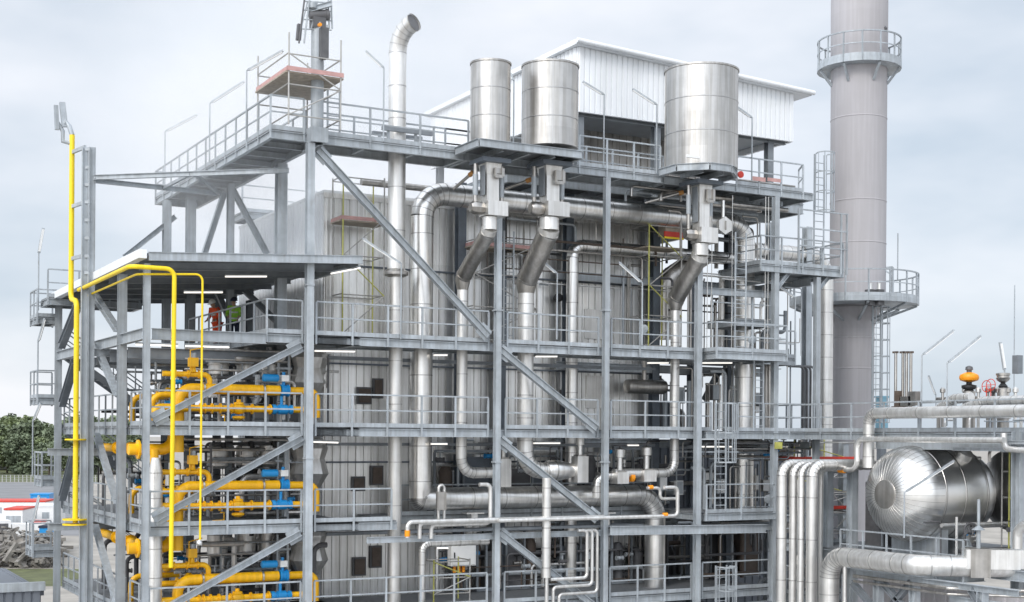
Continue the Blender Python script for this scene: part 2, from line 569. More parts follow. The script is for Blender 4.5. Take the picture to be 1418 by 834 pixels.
def ladder(name, label, x, y, z0, z1, face='v', w=0.45, cage=None, group=None, m='galv'):
    """face 'v': rungs along u; face 'u': rungs along v"""
    t = thing(name, label, 'ladder', (x, y, z0), group)
    e = Vector((1, 0, 0)) if face == 'v' else Vector((0, 1, 0))
    o = Vector((0, -1, 0)) if face == 'v' else Vector((-1, 0, 0))
    c = Vector((x, y, 0))
    for sgn in (-1, 1):
        q = c + e * (sgn * w / 2)
        MB().bar(q + Vector((0, 0, z0)), q + Vector((0, 0, z1)), 0.06, 0.03, up=o).build('stringer', m, t)
    k = int((z1 - z0) / 0.29)
    for i in range(min(k, 90)):
        zz = Vector((0, 0, z0 + 0.2 + i * 0.29))
        MB(True).sweep([c - e * w / 2 + zz, c + e * w / 2 + zz], 0.016, 6).build('rung', m, t)
    if cage:
        c0, c1 = cage
        rad = 0.36
        nh = max(2, int((c1 - c0) / 0.75) + 1)
        cc = c + o * 0.36
        angs = [math.pi * 2 * a for a in (-.36, -.24, -.12, 0, .12, .24, .36)]
        def at(a): return cc + o * (rad * math.cos(a)) + e * (rad * math.sin(a))
        for i in range(nh):
            zz = Vector((0, 0, c0 + (c1 - c0) * i / (nh - 1)))
            hp = MB()
            for a, b in zip(angs, angs[1:]):
                hp.bar(at(a) + zz, at(b) + zz, 0.012, 0.05)
            hp.build('hoop', m, t)
        for a in angs[::1]:
            MB().bar(at(a) * 0.999 + Vector((0, 0, c0)), at(a) * 0.999 + Vector((0, 0, c1)), 0.04, 0.01, up=o).build('cage_strap', m, t)
    return t

def lamp(label, base, elbow, tip, r=0.028, w=0.11, both=False):
    t = thing('lamp_post', label, 'lamp', tuple(base), 'linear lamps on bent poles')
    base, elbow, tip = Vector(base), Vector(elbow), Vector(tip)
    MB(True).sweep([base, elbow, elbow + (tip - elbow) * 0.06], r, 8).build('pole', 'galv', t)
    a = elbow + (tip - elbow) * 0.04
    ln = MB(); ln.bar(a, tip, w, w * .55)
    hd = ln.build('luminaire', 'galv', t)
    d = (tip - elbow).normalized()
    lz = MB(); lz.bar(a + d * .06, tip - d * .05, w * .8, .03, ob=-w * .275 - .016)
    lz.build('lens', 'lens', hd)
    return t

def tube_light(label, a, b, grp='tube lights under the decks'):
    a, b = Vector(a), Vector(b)
    t = thing('tube_light', label, 'lamp', tuple((a + b) / 2), grp)
    MB().bar(a, b, 0.11, 0.05).build('housing', 'galv', t)
    MB().bar(a, b, 0.09, 0.05, ob=-0.051).build('diffuser', 'tube', t)
    return t

def corr_panel(name, material, parent, a, b, zlo, zhi, nrm, pitch=0.33, dep=0.045):
    """profiled sheet between plan points a and b; zlo/zhi are values or (left, right) pairs"""
    a, b, nrm = Vector((*a, 0)), Vector((*b, 0)), Vector((*nrm, 0))
    if not isinstance(zlo, tuple): zlo = (zlo, zlo)
    if not isinstance(zhi, tuple): zhi = (zhi, zhi)
    n = max(1, int((b - a).length / pitch))
    prof = []
    for i in range(n):
        for (f, h) in ((0.0, 0), (0.16, 0), (0.24, 1), (0.92, 1)):
            prof.append(((i + f) / n, h))
    prof.append((1.0, 0))
    vs, fs = [], []
    back = 0.10
    for (f, h) in prof:
        p = a + (b - a) * f + nrm * (h * dep)
        q = a + (b - a) * f - nrm * back
        z0 = zlo[0] + (zlo[1] - zlo[0]) * f; z1 = zhi[0] + (zhi[1] - zhi[0]) * f
        vs += [(p.x, p.y, z0), (p.x, p.y, z1), (q.x, q.y, z0), (q.x, q.y, z1)]
    k = len(prof)
    for i in range(k - 1):
        o = i * 4
        fs += [(o, o + 4, o + 5, o + 1), (o + 2, o + 3, o + 7, o + 6), (o + 1, o + 5, o + 7, o + 3), (o, o + 2, o + 6, o + 4)]
    fs += [(0, 1, 3, 2), ((k - 1) * 4, (k - 1) * 4 + 2, (k - 1) * 4 + 3, (k - 1) * 4 + 1)]
    return MB().add(vs, fs).build(name, material, parent)

def scaffold(label, x0, x1, y0, y1, z0, z1, decks, ledgers=1.0, toe='redfade', tube='scafftube', alt='scaffyellow', r=0.028, diag=True, group=None, toez=0.13):
    t = thing('scaffold', label, 'scaffold', ((x0 + x1) / 2, (y0 + y1) / 2, z0), group)
    cs = [(x0, y0), (x1, y0), (x1, y1), (x0, y1)]
    for i, (x, y) in enumerate(cs):
        MB(True).sweep([(x, y, z0), (x, y, z1)], r, 8).build('standard', alt if i % 2 == 0 else tube, t)
    zs = []
    z = z0 + 0.3
    while z < z1 - 0.05:
        zs.append(z); z += ledgers
    for zz in zs:
        for i in range(4):
            a, b = cs[i], cs[(i + 1) % 4]
            dz = 0.03 * (i % 2)
            MB(True).sweep([(a[0], a[1], zz + dz), (b[0], b[1], zz + dz)], r * .85, 6).build('ledger', tube, t)
    if diag:
        for k in range(len(zs) - 1):
            a, b = (cs[0], cs[1]) if k % 2 == 0 else (cs[1], cs[0])
            MB(True).sweep([(a[0], a[1] - .04, zs[k]), (b[0], b[1] - .04, zs[k + 1])], r * .8, 6).build('diagonal_brace', alt if k % 2 else tube, t)
    for zd in decks:
        bo = MB()
        nb_ = max(2, int((y1 - y0) / 0.25))
        for i in range(nb_):
            ya = y0 + (y1 - y0) * i / nb_
            bo.box(x0 - .1, x1 + .1, ya + .01, ya + (y1 - y0) / nb_ - .01, zd - .05, zd)
        bo.build('board_deck', 'scaffboard', t)
        if toe:
            tb = MB()
            tb.box(x0 - .08, x1 + .08, y0 - .065, y0 - .035, zd + .004, zd + toez)
            tb.box(x0 - .065, x0 - .035, y0 - .03, y1, zd + .004, zd + toez)
            tb.build('toe_board', toe, t)
    return t

# ------------------------------------------------------------------ setting: ground, yard, grass
def sheet(name, pts, z, material):
    o = MB().add([(p[0], p[1], z) for p in pts], [tuple(range(len(pts)))]).build(name, material)
    return tag(o, None, None, None, 'structure')
sheet('ground', [(-3500, -800), (3500, -800), (3500, 6500), (-3500, 6500)], 0.0, 'dirt')
def gp(px, py): return P(px, py, z=0.0)
yard = [gp(-400, 742), gp(140, 742), gp(110, 668), gp(-250, 668)]
sheet('yard', [(p.x, p.y) for p in yard], 0.006, 'asphalt')
fld = [gp(-300, 667.5), gp(140, 667.5), gp(130, 648), gp(-260, 648)]
sheet('grass_field', [(p.x, p.y) for p in fld], 0.010, 'grassm')
ver = [gp(-200, 812), gp(120, 812), gp(120, 788), gp(-200, 788)]
sheet('grass_verge', [(p.x, p.y) for p in ver], 0.010, 'grassm')
sheet('plant_pavement', [(-9, -30), (60, -30), (60, 40), (-9, 40)], 0.014, 'concrete')

# ------------------------------------------------------------------ levels
LA = PZ(427, 463, v=0); LB = PZ(427, 591, v=0); LC = PZ(427, 724, v=0); LD = PZ(427, 851, v=0)
LT = PZ(427, 184, v=0)
LU = PZ(1100, 370, v=0)
LE = LD - 3.0
UL = PU(200, 0.0)                 # left end of the burner wing
U1, U2, U3, U4, U5 = PU(688, 0), PU(838, 0), PU(965, 0), PU(1072, 0), PU(1130, 0)
BW = PU(447, 4.0)                 # boiler casing left edge
BE = PU(898, 4.0)                 # boiler casing right edge
UR = U4 + 0.1

# ------------------------------------------------------------------ steel frames
fr = thing('steel_frame', 'grey galvanised steel frame of columns and diagonal braces around the silver boiler', 'steel frame', (U2, 0, 0))
def column(parent, x, y, z0, z1, w=0.30, m='galv', h=None):
    return MB().ibeam((x, y, z0), (x, y, z1), w, h or w, up=(0, 1, 0)).build('column', m, parent)
def brace(parent, a, b, w=0.2, h=0.2, m='galv', tube=False):
    if tube:
        return MB(True).sweep([a, b], w / 2, 12).build('brace', m, parent)
    return MB().ibeam(a, b, w, h).build('brace', m, parent)
def gusset(parent, a, b, s=.46):
    a, b = Vector(a), Vector(b)
    d = (b - a).normalized()
    for e, sg in ((a, 1), (b, -1)):
        c = e + d * (sg * s * .5)
        MB().bar(c - d * s * .5, c + d * s * .5, .026, s * .95).build('gusset_plate', 'galv', parent)
def beam(parent, a, b, w=0.18, h=0.3, m='galv'):
    return MB().ibeam(a, b, w, h).build('beam', m, parent)
VC = -0.17
zt = lambda px, py, v=VC: PZ(px, py, v=v)
column(fr, PU(427, VC), VC, 0, LT - .36, 0.24)
column(fr, PU(688, VC), VC, 0, LT - .36, 0.20)
column(fr, PU(838, VC), VC, 0, LT - .36, 0.20)
column(fr, PU(966, VC), VC, 0, LT - .36, 0.22)
column(fr, PU(1072, VC), VC, 0, LT - .36, 0.22)
column(fr, PU(1130, VC), VC, 0, LU - .36, 0.21)
# splice plates on the front columns
for px in (427, 688, 838):
    for py in (395, 635) if px == 427 else (430, 640):
        MB().cbox((PU(px, VC), VC, PZ(px, py, v=VC)), 0.28, 0.28, 0.05).build('splice_plate', 'galv', fr)
# the long diagonals of the front
for (a, b) in (((440, 208), (676, 466)), ((692, 484), (826, 594)), ((692, 610), (828, 718)), ((692, 738), (836, 850))):
    brace(fr, P(*a, v=VC), P(*b, v=VC), 0.22, 0.22)
    gusset(fr, P(*a, v=VC), P(*b, v=VC))
# inner columns in dark blue paint, between walkway and casing
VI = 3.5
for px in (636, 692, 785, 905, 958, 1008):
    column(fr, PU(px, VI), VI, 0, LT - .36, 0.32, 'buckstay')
for px in (1065, 1116):
    column(fr, PU(px, 5.0), 5.0, 0, LT - .36, 0.32, 'galv')
for z in (LA, LB, LC, LD, LT, LU):
    beam(fr, (U2, VI, z - .5), (UR + 2.5, VI, z - .5), .18, .32, 'galv')
for z in (LC, LD):
    beam(fr, (BW, -0.06, z - .62), (U4, -0.06, z - .62), .14, .2)
beam(fr, P(845, 735, v=-.5), P(1060, 732, v=-.5), .2, .32)
# dark gusset braces at the right-hand bay
brace(fr, P(975, 555, v=3.2), P(995, 515, v=3.2), .2, .2, 'buckstay')
brace(fr, P(1075, 400, v=-.1), P(1092, 377, v=-.1), .16, .16)
brace(fr, P(1132, 402, v=-.1), P(1152, 377, v=-.1), .16, .16)
for px in (1072, 1130):
    beam(fr, (PU(px, VC), 0.2, LU - .5), (PU(px, VC), 5.0, LU - .5))
    beam(fr, (PU(px, VC), 0.2, LB - .55), (PU(px, VC), 5.0, LB - .55))
beam(fr, (U3, 0.2, PZ(1000, 405, v=0.2)), (U4, 0.2, PZ(1060, 408, v=0.2)), .16, .26)

# burner wing frame (left)
bf = thing('steel_frame', 'grey steel frame of the burner bay on the left, under the sloping canopy', 'steel frame', (UL, 3, 0))
CT = PZ(200, 366, v=0)
vs_ = [PV(168, UL), PV(121, UL), PV(80, UL)]
column(bf, UL, VC, 0, CT, 0.19)
column(bf, UL, vs_[0], 0, CT, 0.26)
column(bf, UL, vs_[1], 0, CT - .05, 0.22)
column(bf, UL, vs_[2], 0, CT - .1, 0.24)
for (px, v, w) in ((387, 3.5, .34), (262, 11.5, .34), (229, 12.8, .3), (317, 8.0, .24)):
    column(bf, PU(px, v), v, 0, LT - .36, w)
for (px, v) in ((345, 9.0), (300, 10.0)):
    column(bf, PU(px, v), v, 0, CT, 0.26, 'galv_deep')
for (a, b) in (((417, 478), (212, 582)), ((419, 606), (213, 720)), ((416, 738), (213, 852))):
    brace(bf, P(*a, v=-.02), P(*b, v=-.02), .19, .19)
    gusset(bf, P(*a, v=-.02), P(*b, v=-.02))
for (a, b) in (((124, 398), (162, 456)), ((134, 480), (162, 545)), ((134, 603), (162, 695)), ((132, 729), (162, 835))):
    brace(bf, P(*a, u=UL), P(*b, u=UL), .20, .20)
for (a, b) in (((107, 425), (85, 479)), ((104, 500), (86, 560)), ((104, 622), (86, 690))):
    brace(bf, P(*a, u=UL), P(*b, u=UL), .26, .26, 'galv_deep')
for z in (LA,):
    beam(bf, (UL + .2, -.02, z - .2), (-1.45, -.02, z - .2), .2, .34)
    beam(bf, (UL, .1, z - .2), (UL, vs_[2], z - .2), .2, .34)
    for vv in (2.9, 5.5, 7.6, 9.7):
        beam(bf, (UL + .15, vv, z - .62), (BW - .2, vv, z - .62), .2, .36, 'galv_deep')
# stub beams poking out of the side face
for (a, b, vv) in (((124, 488), (260, 488), 6.0), ((66, 626), (140, 626), 9.0), ((66, 730), (140, 730), 9.0)):
    pa = P(*a, v=vv)
    beam(bf, (pa.x, vv, pa.z), (pa.x + 3.6, vv, pa.z), .18, .26)
# knee braces carrying the walkway over the canopy
for (a, b) in (((322, 262), (370, 352)), ((311, 266), (283, 352))):
    brace(bf, P(*a, v=8.0), P(*b, v=8.0), .2, .2)
brace(bf, P(243, 300, v=12.8), P(172, 356, v=12.8), .2, .2)
brace(bf, P(300, 402, v=9), P(322, 452, v=9), .2, .2, 'galv_deep')
brace(bf, P(384, 446, v=8.6), P(338, 402, v=8.6), .2, .2, 'galv_deep')

# ------------------------------------------------------------------ decks and walkways
RV = 0.02
def seg_rail(*us): return [(u, RV) for u in us]
W0 = 0.04
platform('walkway', 'grating deck with railing where the two workers stand, under the canopy', -1.4, BW - .25, W0, 12.6, LA,
         rails=[[(-1.4, 9.0), (-1.4, W0), (PU(418, 0), W0)]])
platform('walkway', 'long railed walkway above the middle one, in front of the silver casing', PU(434, 0), U3 - .05, W0, 1.9, LA,
         rails=[[(PU(437, 0), RV), (PU(676, 0), RV)], [(PU(702, 0), RV), (PU(828, 0), RV)], [(PU(846, 0), RV), (U3 - .1, RV)]])
platform('walkway', 'railed walkway bay with ladder, right of the white riser below the third silencer', U3 + .2, U4 - .1, -.9, 3.2, LA,
         rails=[[(U3 + .22, .1), (U3 + .22, -.88), (U4 - .14, -.88), (U4 - .14, .1)]], mids=1)
platform('walkway', 'short railed landing right of the ladder bay, level with the workers', U4 + .25, U5 - .2, 1.0, 3.0, LA,
         rails=[[(U4 + .3, 1.02), (U5 - .22, 1.02)]])
platform('walkway', 'railed burner deck carrying the topmost set of yellow gas pipes', UL + .2, BW - .25, W0, vs_[2], LB,
         rails=[[(UL + .24, vs_[2]), (UL + .24, vs_[0] + .3)], [(UL + .24, vs_[0] - .3), (UL + .24, .3)], [(PU(208, 0), RV), (PU(418, 0), RV)]], step=1.1)
platform('walkway', 'middle railed walkway in front of the silver casing, crossed by three white risers', PU(434, 0), U3 + .2, W0, 1.9, LB,
         rails=[[(PU(437, 0), RV), (PU(676, 0), RV)], [(PU(700, 0), RV), (PU(828, 0), RV)], [(PU(846, 0), RV), (PU(985, 0), RV)]])
platform('walkway', 'railed walkway bay at middle level around the caged ladder', U3 + .25, U5 - .3, -.3, 3.2, LB,
         rails=[[(PU(1015, 0), -.28), (U5 - .35, -.28), (U5 - .35, 3.0)]])
platform('walkway', 'railed burner deck carrying the middle set of yellow gas pipes', UL + .2, BW - .25, W0, vs_[2], LC,
         rails=[[(UL + .24, vs_[2]), (UL + .24, vs_[0] + .3)], [(UL + .24, vs_[0] - .3), (UL + .24, .3)], [(PU(208, 0), RV), (PU(418, 0), RV)]], step=1.1)
platform('walkway', 'short railed walkway ending at the white riser, beside the middle gas pipes', PU(434, 0), PU(552, 0), W0, 1.9, LC,
         rails=[[(PU(437, 0), RV), (PU(543, 0), RV)]])
platform('walkway', 'lower walkway behind the big horizontal silver pipe', PU(556, 0), U3 - .1, 2.6, 3.9, LC,
         rails=[[(PU(556, 2.6), 2.62), (U3 - .3, 2.62)]])
platform('walkway', 'railed walkway bay right of the silver elbow, beside the caged ladder', U3 + .2, U4 - .1, -.3, 3.2, LC,
         rails=[[(U3 + .25, -.28), (U4 - .15, -.28)]])
platform('walkway', 'railed burner deck carrying the lowest set of yellow gas pipes', UL + .2, BW - .25, W0, vs_[2], LD,
         rails=[[(UL + .24, vs_[2]), (UL + .24, vs_[0] + .3)], [(UL + .24, vs_[0] - .3), (UL + .24, .3)], [(PU(208, 0), RV), (PU(418, 0), RV)]], step=1.1)
platform('walkway', 'lowest railed walkway along the front of the casing', PU(434, 0), U4 - .1, W0, 3.9, LD,
         rails=[[(PU(437, 0), RV), (PU(676, 0), RV)], [(PU(700, 0), RV), (PU(828, 0), RV)], [(PU(846, 0), RV), (U3 - .2, RV)], [(U3 + .3, RV), (U4 - .2, RV)]])
# top walkway: left arm over the canopy, then along the front
VE = PV(214, -1.3)
platform('walkway', 'high walkway arm running back over the canopy on the left', -1.35, 0.45, 0.0, VE, LT,
         rails=[[(-1.33, VE - .02), (-1.33, 0.02), (PU(418, 0), 0.02)], [(.42, VE), (.42, 1.6)], [(-1.33, VE - .02), (.42, VE - .02)]], step=1.25)
platform('walkway', 'high front walkway between the steel post and the silencers', PU(436, 0), PU(640, 0), 0.0, 1.5, LT,
         rails=[[(PU(438, 0), .02), (PU(646, 0), .02)], [(.6, 1.48), (PU(650, 1.5), 1.48)]], step=1.55)
platform('walkway', 'high walkway between the middle and the large silencer', PU(640, 0) + .05, PU(916, 0), 0.0, 1.5, LT,
         rails=[[(PU(800, 0), .02), (PU(912, 0), .02)], [(PU(640, 0), 1.48), (PU(916, 1.5), 1.48)]], step=1.1)
platform('walkway', 'high walkway right of the large silencer, with faded red boards on its rail', PU(916, 0) + .05, U5 - .2, 0.0, 1.9, LT,
         rails=[[(PU(1018, 0), .02), (PU(1110, 0), .02)], [(PU(1110, 0), .02), (U5 - .2, .9)]], step=1.1)
platform('walkway', 'wide deck below the white penthouse', PU(700, 2.0), PU(1110, 2.0), 1.96, 15.0, LT, rails=[], depth=.4, joist=2.2)
platform('walkway', 'square platform with three-bar railing just below the top walkway, beside the chimney', PU(1052, -.3), PU(1168, -.3), -.3, 2.4, LU,
         rails=[[(PU(1052, -.3), 1.2), (PU(1052, -.3), -.28), (PU(1166, -.3), -.28), (PU(1166, -.3), 2.3)]], step=1.05, mids=1)
g = thing('guardrail_screen', 'tall three-bar railing corner at the right end of the square platform', 'railing', (PU(1103, -.35), -.36, LU))
a, b = PU(1103, -.35), PU(1172, -.35)
for zz in (2.2, 1.5, .8):
    MB().bar((a, -.36, LU + zz), (b, -.36, LU + zz), .05, .05).build('rail', 'galv', g)
for x in (a + .03, b - .35, b - .06):
    MB().bar((x, -.36, LU - .2), (x, -.36, LU + 2.2), .065, .06, up=(0, 1, 0)).build('post', 'galv', g)
# landings at the far left end
LL = 'small railed stair landing poking out at the far left, '
for i, (py, nm) in enumerate(((430, 'level with the workers'), (548, 'above the tree line'), (668, 'in front of the trees'), (772, 'above the shed roof'))):
    zz = PZ(60, py, u=UL - 1.0)
    vv = vs_[2] + .3
    xl = P((51, 51, 57, 45)[i], py, v=vv).x
    platform('landing', LL + nm, xl, UL + .1, vv, vv + 1.6, zz, rails=[[(UL + .1, vv), (xl + .02, vv), (xl + .02, vv + 1.58), (UL + .1, vv + 1.58)]], depth=.22, cat='landing', step=.9, toe=True)

# ------------------------------------------------------------------ boiler casing and penthouse
boiler = thing('boiler_house', 'silver ribbed boiler casing with white left side wall behind the walkways', 'boiler', (BW, 4, 0))
BT = PZ(447, 267, v=4.0)
VB = PV(330, BW)
wallf = corr_panel('front_wall', 'wallsheet', boiler, (BW, 4.0), (BE, 4.0), 0.0, BT, (0, -1), .29, .05)
corr_panel('side_wall', 'whiteclad', boiler, (BW, VB), (BW, 4.12), 0.0, BT, (-1, 0), .36, .04)
corr_panel('end_wall', 'wallsheet', boiler, (BE, 4.12), (BE, VB), 0.0, BT, (1, 0), .36, .04)
MB().box(BW - .05, BE + .05, 3.93, VB, BT, BT + .1).build('roof', 'whiteclad', boiler)
MB().box(BW - .06, BE, 3.90, 3.96, BT - .16, BT + .004).build('flashing', 'silver_matte', boiler)
# horizontal stiffeners and access doors on the front wall
for py in (372, 506, 640):
    z = PZ(540, py, v=3.9)
    MB().box(BW + .1, BE - .1, 3.86, 3.95, z - .03, z + .03).build('wall_rail', 'buckstay', boiler)
for (px0, py0, px1, py1) in ((494, 536, 514, 560), (516, 524, 530, 552), (487, 660, 505, 680), (513, 645, 530, 672), (488, 772, 506, 797), (512, 756, 528, 786), (775, 540, 790, 570), (905, 520, 915, 545)):
    a, b = P(px0, py0, v=3.9), P(px1, py1, v=3.9)
    f_ = MB().box(a.x, b.x, 3.84, 3.94, a.z, b.z).build('inspection_hatch', 'darkgrey', boiler)
    MB().box(a.x + .06, b.x - .06, 3.80, 3.845, b.z + .06, a.z - .06).build('hatch_window', 'brown', f_)
for (px, py) in ((771, 413),):
    q = P(px, py, v=3.7)
    MB(True).lathe([(.16, 0), (.16, .2), (.05, .22)], q, (0, -1, 0), 12).build('fan_port', 'black', boiler)
for (px0, py0, px1, py1) in ((810, 428, 834, 470), (812, 520, 850, 566)):
    a, b = P(px0, py0, v=3.9), P(px1, py1, v=3.9)
    MB().box(a.x, b.x, 3.87, 3.94, a.z, b.z).build('flush_door', 'silver_matte', boiler)

ph = thing('penthouse', 'white ribbed roof house with overhanging sloped roof on top of the plant', 'building', (PU(797, 5.0), 5, LT))
pa_, pb_ = PU(797, 5.0), PU(1095, 5.0)
pz0, pz1 = PZ(797, 158, v=5.0), PZ(1095, 193, v=5.0)
pt0, pt1 = PZ(797, 64, v=5.0), PZ(1095, 130, v=5.0)
pzb = (pz0 + pz1) / 2
VP = PV(594, pa_)
corr_panel('front_wall', 'whiteclad', ph, (pa_, 5.0), (pb_, 5.0), pzb, (pt0, pt1), (0, -1), .25, .05)
corr_panel('side_wall', 'whiteclad', ph, (pa_, VP), (pa_, 5.12), pzb, pt0, (-1, 0), .30, .05)
corr_panel('end_wall', 'whiteclad', ph, (pb_, 5.12), (pb_, VP), pzb, pt1, (1, 0), .30, .05)
rv = [(pa_ - .25, 4.7, pt0 + .02), (pb_ + .8, 4.7, pt1 - .03), (pb_ + .8, VP + .3, pt1 - .03), (pa_ - .25, VP + .3, pt0 + .02)]
MB().add([*rv, *[(x, y, z + .20) for (x, y, z) in rv]], [(3, 2, 1, 0), (4, 5, 6, 7), (0, 1, 5, 4), (1, 2, 6, 5), (2, 3, 7, 6), (3, 0, 4, 7)]).build('roof', 'whiteclad', ph)
MB(True).sweep([(pa_ - .3, 4.6, pt0 + .12), (pb_ + .85, 4.6, pt1 + .07)], .10, 10).build('gutter', 'whiteclad', ph)
for x in (pa_ + .3, PU(905, 5.4), pb_ - 1.0):
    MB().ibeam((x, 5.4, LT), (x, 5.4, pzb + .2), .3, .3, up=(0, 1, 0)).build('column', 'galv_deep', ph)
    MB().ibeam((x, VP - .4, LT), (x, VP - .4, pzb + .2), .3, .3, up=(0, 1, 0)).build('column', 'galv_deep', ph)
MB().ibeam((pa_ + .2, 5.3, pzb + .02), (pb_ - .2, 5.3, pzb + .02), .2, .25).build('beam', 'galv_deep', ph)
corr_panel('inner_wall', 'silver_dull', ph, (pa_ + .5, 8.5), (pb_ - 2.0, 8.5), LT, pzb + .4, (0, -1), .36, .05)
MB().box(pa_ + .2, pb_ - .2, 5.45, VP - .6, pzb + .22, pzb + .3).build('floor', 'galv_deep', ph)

# ------------------------------------------------------------------ canopy
cz = PZ(200, 357, v=-.1)
cx0, cx1 = PU(203, -.5), PU(500, -.5)
czr = PZ(500, 360, v=-.5)
cn = thing('canopy', 'flat grey canopy roof with white gutter over the burner bay', 'canopy', (cx0, 0, cz))
VK = PV(68, cx0 - .25)
def slab(x0, x1, y0, y1, zl, zr, th):
    v = [(x0, y0, zl), (x1, y0, zr), (x1, y1, zr), (x0, y1, zl)]
    return MB().add([*v, *[(x, y, z + th) for (x, y, z) in v]], [(3, 2, 1, 0), (4, 5, 6, 7), (0, 1, 5, 4), (1, 2, 6, 5), (2, 3, 7, 6), (3, 0, 4, 7)])
slab(cx0, cx1, -.45, VK, cz, czr, .10).build('roof_sheet', 'galv_deep', cn)
MB().ibeam((cx0 + .02, -.52, cz + .0), (cx1, -.52, czr), .10, .26).build('front_beam', 'galv', cn)
MB(True).prism([(-.12, -.12), (.12, -.12), (.12, .14), (-.12, .14)], (cx0 - .16, -.55, cz + .05), (cx0 - .16, VK, cz + .0)).build('gutter', 'whiteclad', cn)
for i in range(7):
    y = 1.0 + i * (VK - 1.4) / 6
    MB().ibeam((cx0 + .1, y, cz - .13), (cx1 - .4, y, czr - .13), .14, .24).build('rafter', 'galv_deep', cn)
MB().ibeam((cx1 - .1, -.4, czr - .1), (cx1 - .1, 4.0, czr - .1), .14, .24).build('end_beam', 'galv', cn)

# ------------------------------------------------------------------ chimney
ch_c = P(1186, 605, d=64.0)
s64 = 64.0 / F_PX
chz = lambda py: PZ(1186, py, d=64.0)
ch = thing('chimney', 'tall round grey chimney with two railed galleries on the right', 'chimney', (ch_c.x, ch_c.y, 0))
zg1, zg2 = chz(92), chz(418)
r_up = 38.0 * s64
r_lo = 28.0 * s64
MB(True).lathe([(r_up, zg2 - .3), (r_up, zg1), (r_up * 1.015, zg1 + .05), (r_up * 1.02, chz(-260))], (ch_c.x, ch_c.y, 0), n=48).build('shaft', 'chimney', ch)
lo_c = P(1181, 605, d=64.0)
MB(True).lathe([(r_lo, 0), (r_lo, zg2 - 1.2), (r_up * .98, zg2 - .32)], (lo_c.x, lo_c.y, 0), n=48).build('lower_shaft', 'chimney', ch)
sb = MB(True)
for py in (-60, 168, 282, 340):
    sb.lathe([(r_up + .004, 0), (r_up + .018, .015), (r_up + .018, .045), (r_up + .004, .06)], (ch_c.x, ch_c.y, chz(py)), n=48, cap=False)
for py in (470, 512):
    sb.lathe([(r_lo + .004, 0), (r_lo + .02, .02), (r_lo + .02, .06), (r_lo + .004, .08)], (lo_c.x, lo_c.y, chz(py)), n=48, cap=False)
sb.build('weld_seam', 'chimney', ch)
def gallery(c, z, rin, rout, nseg, post, hh=1.15):
    g = MB(True).lathe([(rin, 0), (rout, 0), (rout, .22), (rin, .22)], (c.x, c.y, z - .22), n=nseg, cap=False).build('gallery', 'galv', ch)
    def at(k, r, zz): 
        th = 2 * math.pi * k / post
        return Vector((c.x + r * math.cos(th), c.y + r * math.sin(th), zz))
    for hz, w in ((hh, .06), (hh * .52, .04), (.08, .15)):
        rl = MB()
        for k in range(post):
            n2 = 3
            for q in range(n2):
                rl.bar(at(k + q / n2, rout - .03, z + hz), at(k + (q + 1) / n2, rout - .03, z + hz), w if w < .1 else .012, w)
        rl.build('rail' if w < .1 else 'toe_board', 'galv', g)
    for k in range(post):
        q = at(k, rout - .03, 0)
        MB().bar((q.x, q.y, z - .22), (q.x, q.y, z + hh), .06, .06, up=(1, 0, 0)).build('post', 'galv', g)
    for k in range(0, post, 2):
        a_, b_ = at(k, rin * .98, z - .95), at(k, rout - .1, z - .25)
        MB().bar(a_, b_, .1, .1).build('bracket', 'galv', g)
    return g
gallery(ch_c, zg1, r_up + .02, 57 * s64, 24, 14, 1.15)
gallery(lo_c, zg2, r_lo + .02, 87 * s64, 24, 18, 1.2)
MB(True).lathe([(.12, 0), (.16, .12), (.02, .3)], P(1224, 43, d=63.2), n=12).build('warning_beacon', 'darkgrey', ch)
lx = P(1213, 560, d=62.6)
ladder('ladder', 'long cage ladder on the right flank of the chimney below its lower gallery', lx.x, lx.y, PZ(1213, 600, d=62.6), zg2, 'v', .5, cage=(PZ(1213, 585, d=62.6), zg2 - .4))
q = P(1243, 388, d=64)
thin('lightning_rod', 'thin lightning rod standing on the lower chimney gallery', 'lightning rod', [q, q + Vector((0, 0, 2.2))], .03, 'galv')
w_ = P(1228, 382, d=63.5)
dv = thing('davit', 'small triangular hoist arm on the lower chimney gallery', 'davit', tuple(w_ - Vector((0, 0, .4))))
p1, p2, p3 = P(1236, 392, d=63.5), P(1236, 370, d=63.5), P(1221, 372, d=63.5)
MB().bar(p1 - Vector((0, 0, .5)), p2, .09, .09).build('post', 'galv', dv)
MB().bar(p2, p3, .09, .09).build('arm', 'galv', dv)
MB().bar(p3, (p1 + p2) / 2, .06, .06).build('strut', 'galv', dv)
for i, px in enumerate((1205, 1217)):
    q = P(px, 412, d=61.4)
    b_ = thing('sampling_flange', ('left' if i == 0 else 'right') + ' one of the dark stack sampling boxes on the lower chimney gallery', 'instrument', tuple(q))
    MB().cbox(q, .34, .34, .7).build('cabinet', 'darkgrey', b_)
    MB(True).lathe([(.09, 0), (.09, .3)], q + Vector((0, 0, .35)), n=10).build('sensor_head', 'silver', b_)

